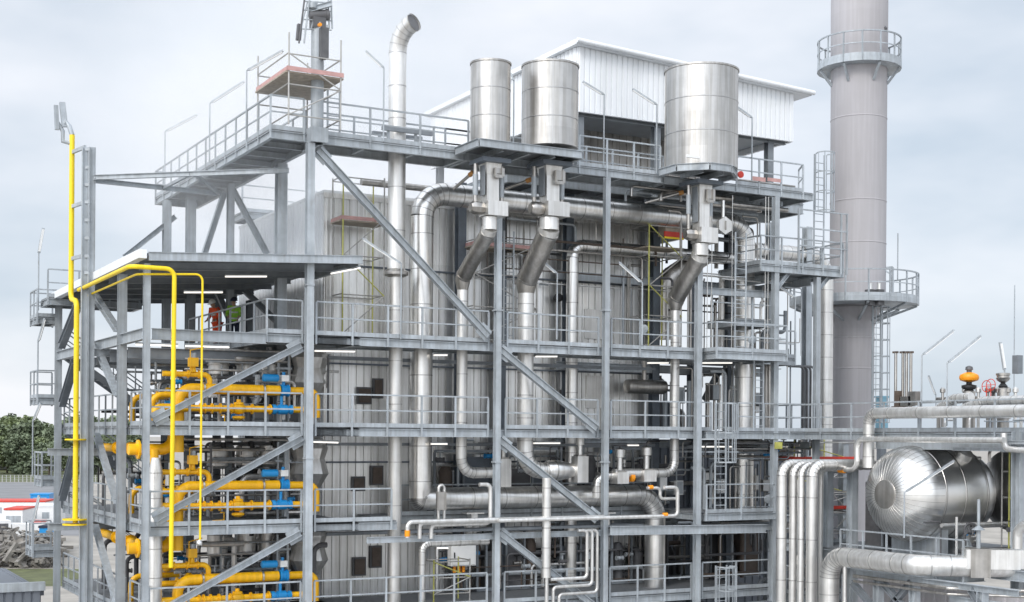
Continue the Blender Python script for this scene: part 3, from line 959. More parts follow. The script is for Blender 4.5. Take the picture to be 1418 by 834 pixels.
# ------------------------------------------------------------------ silencers, platforms, dampers, ducts
def silencer(label, px, ytop, ybot, dia_px, v):
    c = P(px, HY, v=v)
    sc = (c - CAM).dot(CAM_M @ Vector((0, 0, -1))) / F_PX
    r = dia_px / 2 * sc
    zb, zt_ = PZ(px, ybot, v=v), PZ(px, ytop, v=v)
    t = thing('silencer', label, 'silencer', (c.x, v, zb))
    MB(True).lathe([(r * .97, 0), (r, .02), (r, zt_ - zb), (r * .93, zt_ - zb), (r * .9, zt_ - zb - .9)], (c.x, v, zb), n=56, cap=True).build('shell', 'silencer', t)
    MB(True).lathe([(r - .01, 0), (r + .035, 0), (r + .035, .06), (r - .01, .06)], (c.x, v, zt_ - .05), n=56, cap=False).build('rim', 'silver_dull', t)
    s_ = MB(True)
    k = 3
    for i in range(1, k):
        s_.lathe([(r + .003, 0), (r + .014, .012), (r + .014, .03), (r + .003, .042)], (c.x, v, zb + (zt_ - zb) * i / k), n=56, cap=False)
    s_.build('seam_band', 'seam', t)
    vv = MB()
    for i in range(4):
        th = -2.0 + i * 1.57
        x, y = c.x + (r + .004) * math.cos(th), v + (r + .004) * math.sin(th)
        vv.bar((x, y, zb), (x, y, zt_ - .05), .03, .012, up=(math.cos(th), math.sin(th), 0))
    vv.build('lap_joint', 'seam', t)
    return t, c.x, r, zb
S1, s1x, s1r, s1z = silencer('narrow silver cylindrical silencer, the leftmost of the three on the roof', 676, 88, 203, 55, -.85)
S2, s2x, s2r, s2z = silencer('mid-sized silver cylindrical silencer between the narrow and the large one', 758.5, 92, 207, 78, -.75)
S3, s3x, s3r, s3z = silencer('large silver cylindrical silencer in front of the white penthouse', 968, 99, 236, 101, -.62)
q = P(1019, 226, v=-.9)
for (px, py, lb) in ((960, 217, 'white name plate low on the large silencer'),):
    q = P(px, py, v=-.62 - s3r)
    pl = MB().box(q.x - .28, q.x + .28, -.62 - s3r - .03, -.62 - s3r + .05, q.z - .05, q.z + .05).build('name_plate', 'whitepaint', S3)

def sil_platform(label, x0, x1, y0, z, chamfer=0.0):
    t = thing('silencer_platform', label, 'platform', ((x0 + x1) / 2, y0, z - .3))
    c = chamfer
    out_ = [(x0 + c, y0), (x1 - c, y0), (x1, y0 + c), (x1, .0), (x0, .0), (x0, y0 + c)] if c else [(x0, y0), (x1, y0), (x1, 0.0), (x0, 0.0)]
    n = len(out_)
    MB().add([(x, y, z - .06) for x, y in out_] + [(x, y, z) for x, y in out_],
             [tuple(range(n - 1, -1, -1)), tuple(range(n, 2 * n))] + [(i, (i + 1) % n, n + (i + 1) % n, n + i) for i in range(n)]).build('deck', 'grating', t)
    for i in range(n):
        a, b = Vector((*out_[i], z - .09)), Vector((*out_[(i + 1) % n], z - .09))
        if a.y > -.05 and b.y > -.05: continue
        d = (b - a).normalized()
        MB().ibeam(a + d * .03, b - d * .03, .12, .26).build('edge_beam', 'galv', t)
    k = max(3, int((x1 - x0) / .8))
    for i in range(1, k):
        x = x0 + (x1 - x0) * i / k
        MB().ibeam((x, y0 + .2 + c * .3, z - .16), (x, -.1, z - .16), .1, .18).build('joist', 'galv', t)
    return t
PX0, PX1 = PU(627, 0) , PU(804, -1.78)
sil_platform('flat steel platform carrying the narrow and the mid-sized silencer', PX0, PX1, -1.78, s1z - .03)
sil_platform('chamfered steel platform carrying the large silencer', PU(913, 0) - .1, s3x + 1.25, -1.95, s3z - .03, .85)

def taper_duct(mb, x, y, z0, z1, w0, w1):
    a, b = w0 / 2, w1 / 2
    mb.add([(x - a, y - a, z0), (x + a, y - a, z0), (x + a, y + a, z0), (x - a, y + a, z0), (x - b, y - b, z1), (x + b, y - b, z1), (x + b, y + b, z1), (x - b, y + b, z1)],
           [(3, 2, 1, 0), (4, 5, 6, 7), (0, 1, 5, 4), (1, 2, 6, 5), (2, 3, 7, 6), (3, 0, 4, 7)])
def damper_stack(label, x, v, pxc, y_top, y_frame, y_box0, y_box1, w, base_w):
    Z = lambda y: PZ(pxc, y, v=v)
    t = thing('relief_valve_stack', label, 'valve stack', (x, v, Z(y_box1)))
    MB().box(x - base_w / 2, x + base_w / 2, v - base_w / 2, v + base_w / 2, Z(y_top) - .14, Z(y_top)).build('top_plate', 'buckstay', t)
    m = MB(); taper_duct(m, x, v, Z(y_box0) + .9, Z(y_top) - .14, w * .92, w * 1.12); m.build('upper_duct', 'silver_matte', t)
    m = MB(); taper_duct(m, x, v, Z(y_box0), Z(y_box0) + .9, w * .86, w * .86); m.build('lower_duct', 'silver_matte', t)
    z1, z0 = Z(y_top) - .3, Z(y_frame)
    for (dx, ww) in ((w * .05, .06), (w * .56, .10)):
        MB().box(x + dx - ww / 2, x + dx + ww / 2, v - w * .62 - .08, v - w * .62, z0, z1).build('frame_post', 'silver_dull', t)
    MB().box(x + w * .05, x + w * .56, v - w * .62 - .07, v - w * .62 - .01, z0 - .05, z0 + .06).build('frame_sill', 'silver_dull', t)
    MB().box(x + w * .12, x + w * .48, v - w * .62 - .02, v - w * .5, z0 + .1, z1).build('access_panel', 'silver_dull', t)
    MB().box(x - w * .56, x - w * .50, v - w * .3, v + w * .3, Z(y_box0) + .2, Z(y_top) - .2).build('side_rib', 'galv_deep', t)
    MB().box(x - w * .50, x + w * .95, v - w * .75, v + w * .5, Z(y_box1), Z(y_box0)).build('valve_box', 'silver_matte', t)
    MB(True).lathe([(w * .30, 0), (w * .42, .1), (w * .42, .42), (w * .30, .52)], (x - w * .45, v - w * .1, (Z(y_box0) + Z(y_box1)) / 2), (-1, 0, 0), 8).build('actuator_drum', 'silver_dull', t)
    for sgn in (-1, 1):
        a = x + sgn * (w * .95)
        tb = MB(True).lathe([(.075, Z(y_top) - 1.75), (.075, Z(y_top) - .15)], (a, v + .1, 0), n=10).build('spring_hanger', 'silver_dull', t)
        MB(True).lathe([(.095, Z(y_top) - 1.2), (.095, Z(y_top) - .5)], (a, v + .1, 0), n=10).build('spring_can', 'galv', tb)
    return t
damper_stack('square valve stack hanging below the narrow silencer', s1x, -.85, 677, 222, 246, 280, 300, .52, 1.05)
damper_stack('square valve stack hanging below the mid-sized silencer', s2x, -.75, 759, 226, 255, 281, 301, .58, 1.15)
damper_stack('square valve stack hanging below the large silencer', s3x + .02, -.62, 967, 252, 280, 316, 337, .52, 1.15)

# slanting relief pipes down to the risers
def relief(label, x, v0, px0, yA, px1, yB, yC, rbig, rsmall, tail, sm='silver_matte'):
    A = P(px0, yA, v=v0); A.x = x
    v1 = PV(px1, x)
    Bp = Vector((x, v1, PZ(px1, yB, v=v1)))
    C = Vector((x, v1, PZ(px1, yC, v=v1)))
    t = thing('vent_riser', label, 'pipe', tuple(C))
    K = A - Vector((0, 0, .42))
    d = (Bp - K).normalized()
    MB(True).sweep([A, K], rbig * .92, 20).build('collar', 'silver_matte', t)
    MB(True).sweep([K + Vector((0, 0, .06)), K + d * .16], rbig, 20).build('mitre_elbow', 'silver_matte', t)
    MB(True).sweep([K + d * .16, Bp - d * .05], rbig, 24).build('slanting_pipe', 'silver_dull', t)
    MB(True).sweep([Bp - d * .05, Bp - Vector((0, 0, .12)), Bp - Vector((0, 0, .42))], [rbig, rbig * .98, rsmall * 1.02], 20).build('mitre_elbow', 'silver_dull', t)
    s_ = MB(True)
    for f in (.06, .94): s_.ring(K + (Bp - K) * f, d, rbig, .06, .015, 20)
    s_.build('seam_band', 'seam', t)
    pts = [Bp - Vector((0, 0, .40)), C] + tail(C)
    pipe('', '', '', pts, rsmall, sm, parent=t, Rb=rsmall * 2.6, n=20)
    return t, C
r1, C1 = relief('slanting silver vent pipe and thin riser below the narrow silencer', s1x, -.85, 677, 301, 639, 385, 655, .27, .19,
    lambda C: [C + Vector((PU(686, C.y) - C.x, 0, 0))])
r2, C2 = relief('slanting silver vent pipe and wide riser below the mid-sized silencer', s2x, -.75, 759, 302, 727, 390, 652, .37, .29,
    lambda C: [C + Vector((PU(756, C.y) - C.x, 0, 0))])
r3, C3 = relief('slanting silver vent pipe and thin riser below the large silencer', s3x, -.62, 966, 338, 934, 415, 655, .32, .17,
    lambda C: [C + Vector((PU(850, C.y) - C.x, 0, 0))])
# reducer + valve after the wide riser
xa, xb, xc = PU(756, C2.y), PU(778, C2.y), PU(797, C2.y)
rd = thing('reducer', 'conical silver pipe reducer after the wide riser elbow', 'pipe', (xa, C2.y, C2.z))
MB(True).lathe([(.33, 0), (.36, .06), (.36, xb - xa - .1), (.22, xc - xa)], (xa + .01, C2.y, C2.z), (1, 0, 0), 24).build('cone', 'silver', rd)
MB(True).lathe([(.38, 0), (.38, .05)], (xa + .3, C2.y, C2.z), (1, 0, 0), 24).build('seam_band', 'seam', rd)
def control_valve(label, px, py, v, w, h, bonnet=.5, head='silver_matte'):
    q = P(px, py, v=v)
    t = thing('control_valve', label, 'valve', (q.x, v, q.z - h / 2))
    MB().cbox(q, w, w, h).build('insulation_box', 'silver_matte', t)
    MB().cbox(q + Vector((0, 0, h / 2 + .03)), w * .75, w * .75, .05).build('cover', 'silver_dull', t)
    MB(True).lathe([(w * .2, 0), (w * .2, bonnet), (w * .34, bonnet + .02), (w * .34, bonnet + .3), (w * .15, bonnet + .36)], q + Vector((0, 0, h / 2 + .04)), n=14).build('actuator', head, t)
    m = MB(True)
    c = q + Vector((0, 0, h / 2 + bonnet + .48))
    for i in range(14):
        a0, a1 = 2 * math.pi * i / 14, 2 * math.pi * (i + 1) / 14
        m.sweep([c + Vector((math.cos(a0), math.sin(a0), 0)) * w * .55, c + Vector((math.cos(a1), math.sin(a1), 0)) * w * .55], .02, 6)
    for i in range(3):
        a0 = math.pi * i / 3
        m.sweep([c + Vector((math.cos(a0), math.sin(a0), 0)) * w * .55, c - Vector((math.cos(a0), math.sin(a0), 0)) * w * .55], .015, 6)
    m.sweep([c - Vector((0, 0, .14)), c], .02, 6)
    m.build('handwheel', 'darkgrey', t)
    return t
control_valve('tall white boxed valve after the conical reducer', 803, 650, C2.y - .1, .45, .95, .35)
control_valve('left grey boxed valve on the pipe right of the second steel column', 858, 662, C3.y - .02, .5, .42)
control_valve('right grey boxed valve on the pipe next to the thin riser elbow', 895, 659, C3.y - .02, .55, .42)
control_valve('white boxed valve half hidden right of the first steel column', 697, 655, C1.y + .3, .42, 1.0, .3)
v = C3.y + .1
q = P(826, 690, v=v); q2 = P(848, 659, v=v)
pipe('pipe', 'small silver elbow pipe rising beside the second steel column', 'pipe', [q, (q.x, v, q2.z), (q2.x, v, q2.z)], .16, 'silver', n=14, seam=.5)

# ------------------------------------------------------------------ the large risers
v = 1.15
q = P(547, HY, v=v)
t = thing('vent_stack', 'tall silver vent stack with slanted mouth rising through the top walkway', 'vent stack', (q.x, v, PZ(547, 834, v=v)))
Z0 = lambda py: PZ(547, py, v=v)
MB(True).sweep([(q.x, v, 0), (q.x, v, Z0(380))], .235, 20).build('lower_pipe', 'silver_matte', t)
MB(True).sweep([(q.x, v, Z0(380)), (q.x, v, Z0(72))], .30, 24).build('upper_pipe', 'silver_matte', t)
MB(True).lathe([(.24, -.08), (.42, 0), (.42, .09), (.30, .2)], (q.x, v, Z0(381)), n=24).build('collar', 'silver_dull', t)
e0 = Vector((q.x, v, Z0(72)))
dr = Vector((.42, -.90, 0)).normalized()
arc = []
for k in range(6):
    a = R(80) * k / 5
    arc.append(e0 + dr * (.85 * (1 - math.cos(a))) + Vector((0, 0, .9 * math.sin(a))))
tipd = (arc[-1] - arc[-2]).normalized()
MB(True).sweep(arc, .30, 24, cap=False).build('bent_mouth', 'silver_matte', t)
MB(True).sweep([arc[-1] - tipd * .012, arc[-1] + tipd * .03], .318, 24, cap=False).build('mouth_rim', 'silver_dull', t)
MB(True).sweep([arc[-1] - tipd * .10, arc[-1] - tipd * .02], .285, 24).build('mouth_screen', 'darkgrey', t)
s_ = MB(True)
for py in (74, 120, 165, 260, 320, 430, 500, 560, 640, 700):
    MB(True).ring((q.x, v, Z0(py)), (0, 0, 1), .30 if py < 380 else .235, .035, .008, 24).build('seam_band', 'seam', t)
for i in (1, 2, 3, 4):
    MB(True).ring(arc[i], arc[i + 1] - arc[i - 1], .30, .03, .008, 24).build('seam_band', 'seam', t)
cf = thing('collar_frame', 'raised steel guide frame round the vent stack on the top walkway', 'pipe support', (q.x, v, LT))
for (dx, dy) in ((-.5, -.4), (.5, -.4), (-.5, .33), (.9, .33)):
    MB().box(q.x + dx - .04, q.x + dx + .04, v + dy - .04, v + dy + .04, LT, LT + .55).build('leg', 'galv', cf)
for dy in (-.45, .38):
    MB().box(q.x - .75, q.x + 1.1, v + dy - .05, v + dy + .05, LT + .552, LT + .68).build('beam', 'galv_deep', cf)

v1 = 2.0
A = P(582, 690, v=v1)
ztop = PZ(640, 272, v=v1)
xe = PU(1030, v1)
big_top = pipe('steam_pipe', 'big silver steam pipe rising on the left and running level behind the valve stacks', 'pipe',
     [(A.x, v1, PZ(640, 690, v=v1)), (A.x, v1, ztop), (xe, v1, ztop), (xe, v1, PZ(1030, 705, v=v1))], .395, 'silver', Rb=.85, n=24, seam=1.3, nb=6)
zb_ = PZ(640, 690, v=v1)
xr = PU(908, v1)
pipe('steam_pipe', 'big silver steam pipe lying low between the riser foot and the right-hand elbow', 'pipe',
     [(A.x, v1, zb_ + .02), (A.x, v1, zb_ - .0), (xr, v1, zb_), (xr, v1, 0.3)], .40, 'silver', Rb=.9, n=24, seam=1.3, nb=7)
# replace hard corner at riser foot by an elbow
el = [Vector((A.x, v1, zb_ + .95))]
for k in range(1, 8):
    a = R(90) * k / 7
    el.append(Vector((A.x + .95 * (1 - math.cos(a)), v1, zb_ + .95 - .95 * math.sin(a))))
# saddles
for px in (655, 838):
    q = P(px, 706, v=v1)
    sd_ = thing('pipe_saddle', 'grey saddle below the low steam pipe, ' + ('left of the first' if px == 655 else 'behind the second') + ' steel column', 'pipe support', tuple(q - Vector((0, 0, .6))))
    MB().cbox(q - Vector((0, 0, .12)), .7, .4, .05).build('plate', 'silver_matte', sd_)
    MB().cbox(q - Vector((0, 0, .36)), .25, .25, .42).build('pedestal', 'silver_matte', sd_)
v2 = 3.1
zz = PZ(860, 345, v=v2)
pipe('pipe', 'mid-height silver pipe running level behind the second steel column', 'pipe',
     [(PU(791, v2), v2, LD), (PU(791, v2), v2, zz), (PU(1015, v2), v2, zz)], .235, 'silver', n=18, seam=1.2, Rb=.5)
v3 = 5.2
zz = PZ(1080, 350, v=v3)
pipe('pipe', 'pale insulated pipe standing between the right steel column and the chimney', 'pipe',
     [(PU(1040, v3), v3, zz), (PU(1142, v3), v3, zz), (PU(1142, v3), v3, 0.2)], .34, 'silver_matte', n=20, seam=1.0, Rb=1.0)
# curved dull duct behind the scaffold on the right
v4 = 3.6
pipe('duct', 'dull curved exhaust duct behind the coloured scaffold', 'duct',
     [(PU(918, v4), v4, PZ(918, 470, v=v4)), (PU(918, v4), v4, PZ(918, 390, v=v4)), (PU(975, v4), v4, PZ(975, 352, v=v4))], .42, 'silver_dull', n=20, Rb=.8, seam=.6)
# barrel shaped dull drum under the third deck
q = P(868, 535, v=2.8); q2 = P(920, 537, v=2.8)
dd = thing('condensate_drum', 'small dull horizontal drum hanging below the workers-level walkway', 'tank', tuple(q))
MB(True).lathe([(.05, -.06), (.26, 0), (.28, .1), (.28, (q2 - q).x - .1), (.26, (q2 - q).x), (.05, (q2 - q).x + .06)], q, (1, 0, 0), 20).build('shell', 'silver_dull', dd)
MB(True).sweep([q + Vector((.8, 0, .25)), q + Vector((.8, 0, 1.2))], .09, 10).build('nozzle', 'silver_dull', dd)
# hexagonal silver valve cover on the top right
q = P(1001, 313, v=-.2)
hx = thing('valve_cover', 'pale hexagonal valve cover in front of the right-hand elbow', 'valve', tuple(q - Vector((0, 0, .4))))
MB().lathe([(.34, 0), (.34, .16)], q, (0, -1, 0), 6).build('hex_box', 'silver_matte', hx)
MB(True).lathe([(.07, 0), (.07, .75)], q + Vector((0, .0, .2)), n=10).build('bracket', 'silver', hx)
MB().cbox(q + Vector((0, -.18, 0)), .05, .03, .34).build('handle', 'silver_dull', hx)
# under-platform cross pipes, pale
for (a, b, v, r, lb) in (((995, 246), (1098, 271), .6, .05, 'thin pale pipe under the top walkway, above the fat pale one'),
                          ((1012, 283), (1088, 290), .5, .09, 'fat pale pipe stub under the top walkway near the right column'),
                          ((500, 252), (660, 255), 3.0, .12, 'dull pipe crossing behind the vent stack below the top walkway'),
                          ((800, 338), (940, 347), 3.3, .07, 'thin dull pipe above the mid-height silver pipe')):
    pipe('pipe', lb, 'pipe', [P(*a, v=v), (PU(b[0], v), v, P(*a, v=v).z)], r, 'silver_dull', n=12, seam=0)
for (a, b, lb) in (((628, 262), (650, 243), 'orange-capped strut left of the first valve stack'), ((700, 262), (729, 251), 'orange-capped strut between the first two valve stacks'), ((893, 281), (940, 268), 'orange-capped strut left of the third valve stack')):
    a, b = P(*a, v=1.0), P(*b, v=.4)
    t = thing('spring_strut', lb, 'strut', tuple(a))
    MB(True).sweep([a, b], .055, 10).build('rod', 'silver_dull', t)
    MB(True).sweep([b, b + (b - a).normalized() * .18], .085, 10).build('end_cap', 'rustcap', t)

# ------------------------------------------------------------------ small front pipes around the first two columns
vf = -.5
def Q(px, py, v=vf): return P(px, py, v=v)
def flat(pts, v=vf):
    """pixel polyline on a vertical plane, squared up to level and plumb runs"""
    o = []
    for i, (px, py) in enumerate(pts):
        q = Q(px, py, v)
        if o:
            dx, dz = abs(q.x - o[-1].x), abs(q.z - o[-1].z)
            if dz < dx: q.z = o[-1].z
            else: q.x = o[-1].x
        o.append(q)
    return o
pipe('pipe', 'left pale small pipe of three hooks over the lowest walkway, orange band at its end', 'pipe', flat([(564, 745), (564, 723), (836, 719)]), .075, 'silver_matte', n=12, seam=0)
q = flat([(564, 743), (564, 735)])
tag(MB(True).sweep([(q[0].x, vf, q[0].z), (q[0].x, vf, q[0].z + .2)], .09, 12).build('pipe_band', 'orange'), 'orange band on the left small hooked pipe', 'pipe band')
pipe('pipe', 'middle pale small pipe of three hooks over the lowest walkway', 'pipe', flat([(581, 746), (581, 724.5), (700, 722)], vf + .2), .07, 'silver_matte', n=12, seam=0)
pipe('pipe', 'right pale small pipe of three hooks, rising to the low steam pipe', 'pipe', flat([(597, 746), (597, 727), (679, 722), (679, 671), (664, 668)], vf + .35), .075, 'silver_matte', n=12, seam=0)
pipe('pipe', 'long pale small pipe with a square loop crossing the second steel column', 'pipe', flat([(690, 721), (938, 715), (938, 675), (920, 674)], vf - .2), .07, 'silver_matte', n=12, seam=0)
pipe('pipe', 'short pale square loop beside the low elbow', 'pipe', flat([(896, 676), (914, 675), (914, 691), (936, 691)], vf + .1), .06, 'silver_matte', n=12, seam=0)
for (px, py, lb) in ((921, 713, 'lower orange band near the square pipe loop'), (901, 675, 'middle orange band near the square pipe loop'), (874, 661, 'upper orange band between the two boxed valves')):
    q = Q(px, py, vf - .2 if py > 700 else (vf + .1 if py > 670 else C3.y - .02))
    tag(MB(True).sweep([(q.x - .08, q.y, q.z), (q.x + .08, q.y, q.z)], .08 if py > 670 else .176, 14).build('pipe_band', 'orange'), lb, 'pipe band')
pipe('pipe', 'pale vertical insulated pipe with mitred top right of the first steel column', 'pipe', [Q(757, 662), Q(757, 690), Q(757, 690) + Vector((0, 0, -2.75))], .155, 'silver_matte', n=16, seam=.8)
q = Q(757, 805)
pipe('pipe', 'thin pale drop pipe under the mitred insulated pipe', 'pipe', [q + Vector((0, 0, .2)), q + Vector((0, 0, -2))], .07, 'silver_matte', n=10, seam=0)
for i, (pts, lb) in enumerate(((((800, 735), (813, 735), (813, 800), (762, 802)), 'inner'), (((800, 735), (820, 735), (820, 810), (766, 814), (766, 850)), 'middle'), (((800, 735), (827, 735), (827, 820), (774, 824), (774, 850)), 'outer'))):
    pipe('pipe', lb + ' one of the three nested pale pipes left of the second steel column', 'pipe', flat(pts, vf + .1 * i), .062, 'silver_matte', n=12, seam=0, group='three nested pale pipes')
pipe('pipe', 'dull hooked pipe left of the wall cabinet on the lowest deck', 'pipe', flat([(584, 834), (584, 753), (676, 748)], .6), .12, 'silver_matte', n=14, seam=.9)
pipe('pipe', 'thin twin pipe left leg beside the low riser elbow', 'pipe', flat([(607, 722), (607, 672), (613, 668)], .8), .055, 'silver_matte', n=10, seam=0)
pipe('pipe', 'thin twin pipe right leg beside the low riser elbow', 'pipe', flat([(615, 722), (615, 672), (609, 668)], .9), .055, 'silver_matte', n=10, seam=0)
q = Q(611, 694, .6)
tag(MB().cbox(q, .34, .12, .62).build('cover_plate', 'silver_dull'), 'flat grey cover plate on the twin thin pipes', 'cover plate')
cab = thing('control_cabinet', 'light grey wall cabinet with orange cable glands on the lowest deck', 'cabinet', tuple(Q(641, 783, 2.2)))
a, b = Q(625, 754, 2.2), Q(659, 783, 2.2)
MB().box(a.x, b.x, 2.2, 2.5, b.z, a.z).build('body', 'whitepaint', cab)
MB().box(a.x + .04, b.x - .04, 2.17, 2.2, b.z + .04, a.z - .04).build('door', 'whitepaint', cab)
MB().box(a.x + .09, a.x + .13, 2.14, 2.17, (a.z + b.z) / 2 - .1, (a.z + b.z) / 2 + .1).build('latch', 'black', cab)
for k in range(3):
    MB(True).lathe([(.06, 0), (.06, .22)], (a.x + .2 + k * .18, 2.35, b.z - .24), n=10).build('cable_gland', 'orange', cab)

# ------------------------------------------------------------------ burner gas trains
vg = 1.0
def gas_train(label):
    W = lambda zx, zy, v=vg: P(200 + zx / 5.672, 480 + zy / 5.672, v=v)
    t = thing('gas_train', label, 'gas pipework', tuple(W(700, 600)), 'yellow gas trains on the burner decks')
    zm = W(600, 335).z
    xv = W(270, 400).x
    xe_ = W(1352, 350).x
    MP = lambda pts, r, nm, m='gasyellow', Rb=None: [o for o in [MBend(pts, r, nm, m, t, Rb)]]
    MP([(xv, vg, W(270, 830).z), (xv, vg, zm), (W(1060, 335).x, vg, zm)], .165, 'main_pipe', Rb=.42)
    MP([(W(1130, 335).x, vg, zm), (xe_, vg, zm), (xe_, vg, W(1345, 560).z)], .125, 'outlet_pipe', Rb=.3)
    for zx in (455, 925):
        MB(True).lathe([(.225, 0), (.225, .055)], (W(zx, 335).x, vg, zm), (1, 0, 0), 20).build('flange', 'silver_dull', t)
    vb = MB(True).lathe([(.2, 0), (.2, .07), (.17, .08), (.17, .2), (.2, .21), (.2, .28)], (W(1068, 335).x, vg, zm), (1, 0, 0), 20).build('ball_valve', 'blue', t)
    MB(True).lathe([(.055, 0), (.055, .45)], (W(1093, 335).x, vg, zm + .15), n=10).build('spindle', 'blue', vb)
    za = W(1000, 248).z
    MB(True).lathe([(.09, 0), (.125, .03), (.125, .5), (.09, .53)], (W(925, 248).x, vg - .05, za), (1, 0, 0), 16).build('actuator', 'blue', vb)
    MB().cbox((W(1095, 248).x, vg - .05, za), .24, .22, .2).build('position_box', 'whitepaint', vb)
    # lower line
    zl = W(700, 490).z
    x0 = W(62, 490).x
    MP([(x0, vg - .2, W(60, 560).z), (x0, vg - .2, zl), (W(320, 490).x, vg - .2, zl)], .13, 'branch_pipe', Rb=.3)
    MP([(W(320, 490).x, vg - .2, zl), (W(1245, 490).x, vg - .2, zl)], .105, 'regulated_pipe')
    for zx in (420, 455, 510, 575, 665, 825, 965):
        MB(True).lathe([(.165, 0), (.165, .045)], (W(zx, 490).x, vg - .2, zl), (1, 0, 0), 16).build('flange', 'gasyellow', t)
    c = W(740, 490, vg - .2)
    rg = MB(True).ball((c.x, vg - .2, zl), .2, 16, 10, (1.25, 1, .9)).build('regulator', 'gasyellow', t)
    MB(True).lathe([(.10, 0), (.2, .06), (.2, .12), (.12, .14)], (c.x, vg - .2, zl - .36), n=18).build('diaphragm', 'gasyellow', rg)
    MB(True).lathe([(.16, 0), (.16, .06), (.07, .08), (.07, .16)], (c.x, vg - .2, zl + .14), n=18).build('bonnet', 'gasyellow', rg)
    b2 = MB(True).lathe([(.16, 0), (.16, .12), (.12, .14), (.12, .2), (.16, .22), (.16, .50), (.12, .52), (.12, .58), (.15, .6), (.15, .68)], (W(985, 490).x, vg - .2, zl), (1, 0, 0), 18).build('ball_valve', 'blue', t)
    MB(True).lathe([(.05, 0), (.05, .3)], (W(1060, 490).x, vg - .2, zl + .12), n=10).build('spindle', 'blue', b2)
    # bypass on top
    zu = W(300, 215).z
    xj = W(520, 300).x
    MP([(W(150, 215).x, vg + .1, zu), (xj, vg + .1, zu), (xj, vg + .1, zm)], .085, 'bypass_pipe', Rb=.2)
    for zx in (245, 345, 430):
        MB(True).lathe([(.13, 0), (.13, .04)], (W(zx, 215).x, vg + .1, zu), (1, 0, 0), 14).build('flange', 'gasyellow', t)
    xs_ = W(390, 120).x
    sv = MB(True).lathe([(.13, 0), (.09, .05), (.06, .3)], (xs_, vg + .1, zu + .06), n=12).build('bonnet', 'gasyellow', t)
    MB().cbox((xs_, vg + .1, W(390, 122).z), .28, .24, .28).build('solenoid_box', 'gasyellow', t)
    MB(True).lathe([(.09, 0), (.09, .16)], (xs_ + .02, vg + .1, W(390, 90).z), n=12).build('indicator', 'galv', t)
    thinp = MB(True); thinp.sweep([(xs_ - .12, vg, zu), (xs_ - .12, vg, W(390, 30).z), (xs_ + .3, vg, W(390, 5).z)], .02, 6); thinp.build('impulse_line', 'gasyellow', t)
    tl = MB(True); tl.sweep([W(600, 540, vg - .2), W(630, 540, vg - .2), W(630, 600, vg - .2), W(540, 603, vg - .2)], .022, 6); tl.build('impulse_line', 'gasyellow', t)
    # second set seen past the columns
    return t
def MBend(pts, r, nm, m, parent, Rb=None, n=18):
    secs, elb = bend_path(pts, Rb or r * 2.6, 6)
    path = [secs[0][0]]
    for arc in elb: path += arc
    path.append(secs[-1][1])
    return MB(True).sweep(path, r, n).build(nm, m, parent)
gt = gas_train('yellow gas pipework with blue valves on the topmost burner deck')
for i, (dz, lb) in enumerate(((LC - LB, 'yellow gas pipework with blue valves on the middle burner deck'), (LD - LB, 'yellow gas pipework with blue valves on the lowest burner deck'))):
    c = copy_tree(gt)
    c.location = gt.location + Vector((0, 0, dz))
    c['label'] = lb
# supply headers behind the left columns
for (z, nm) in ((LB, 'topmost'), (LC, 'middle')):
    zh = z - .75
    xh = PU(244, vg)
    t = thing('gas_header', 'fat yellow gas header under the ' + nm + ' burner deck', 'gas pipework', (xh, vg, zh))
    MBend([(PU(178, 1.4), 1.4, zh), (xh + .02, 1.4, zh), (xh + .02, 1.4, zh + .9)], .18, 'header_pipe', 'gasyellow', t, .4)
    MB(True).lathe([(.3, 0), (.3, .06)], (PU(190, 1.4), 1.4, zh), (1, 0, 0), 20).build('flange', 'gasyellow', t)
    MBend([(PU(214, 1.1), 1.1, zh), (PU(214, 1.1), 1.1, zh - .75)], .13, 'drop_pipe', 'gasyellow', t)
    # back run past the side face
    MBend([(UL + .6, 3.2, zh), (UL + .6, 8.6, zh)], .15, 'side_pipe', 'gasyellow', t)
    for vv in (4.2, 6.2): MB(True).lathe([(.22, 0), (.22, .06)], (UL + .6, vv, zh), (0, 1, 0), 20).build('flange', 'gasyellow', t)
for (zl_, nm) in ((LB, 'topmost'), (LC, 'middle'), (LD, 'lowest')):
    for (vv, wn) in ((4.6, 'outer'), (1.9, 'inner')):
        t = thing('gas_branch', wn + ' yellow elbow pipe at the side face of the ' + nm + ' burner deck', 'gas pipework', (UL + .7, vv, zl_))
        MBend([(UL + .7, vv, zl_ + .15), (UL + .7, vv, zl_ + .98), (UL + 2.4, vv, zl_ + .98)], .095, 'elbow_pipe', 'gasyellow', t, .32)
        MB(True).lathe([(.19, 0), (.19, .05)], (UL + 1.5, vv, zl_ + .98), (1, 0, 0), 16).build('flange', 'gasyellow', t)
        MB(True).lathe([(.10, 0), (.14, .04), (.14, .12), (.06, .2)], (UL + 1.9, vv, zl_ + 1.1), n=14).build('valve_bonnet', 'gasyellow', t)
# grey insulated riser in the wing
xw = PU(216, .75)
gr_ = thing('insulated_riser', 'fat grey insulated riser with a conical top, just right of the left corner column', 'pipe', (xw, .75, 0))
MB(True).lathe([(.21, 0), (.21, PZ(216, 655, v=.75)), (.13, PZ(216, 634, v=.75))], (xw, .75, 0), n=24).build('jacket', 'silver_matte', gr_)
s_ = MB(True)
for py in (655, 690, 760, 800): MB(True).ring((xw, .75, PZ(216, py, v=.75)), (0, 0, 1), .21, .03, .008, 24).build('seam_band', 'seam', gr_)

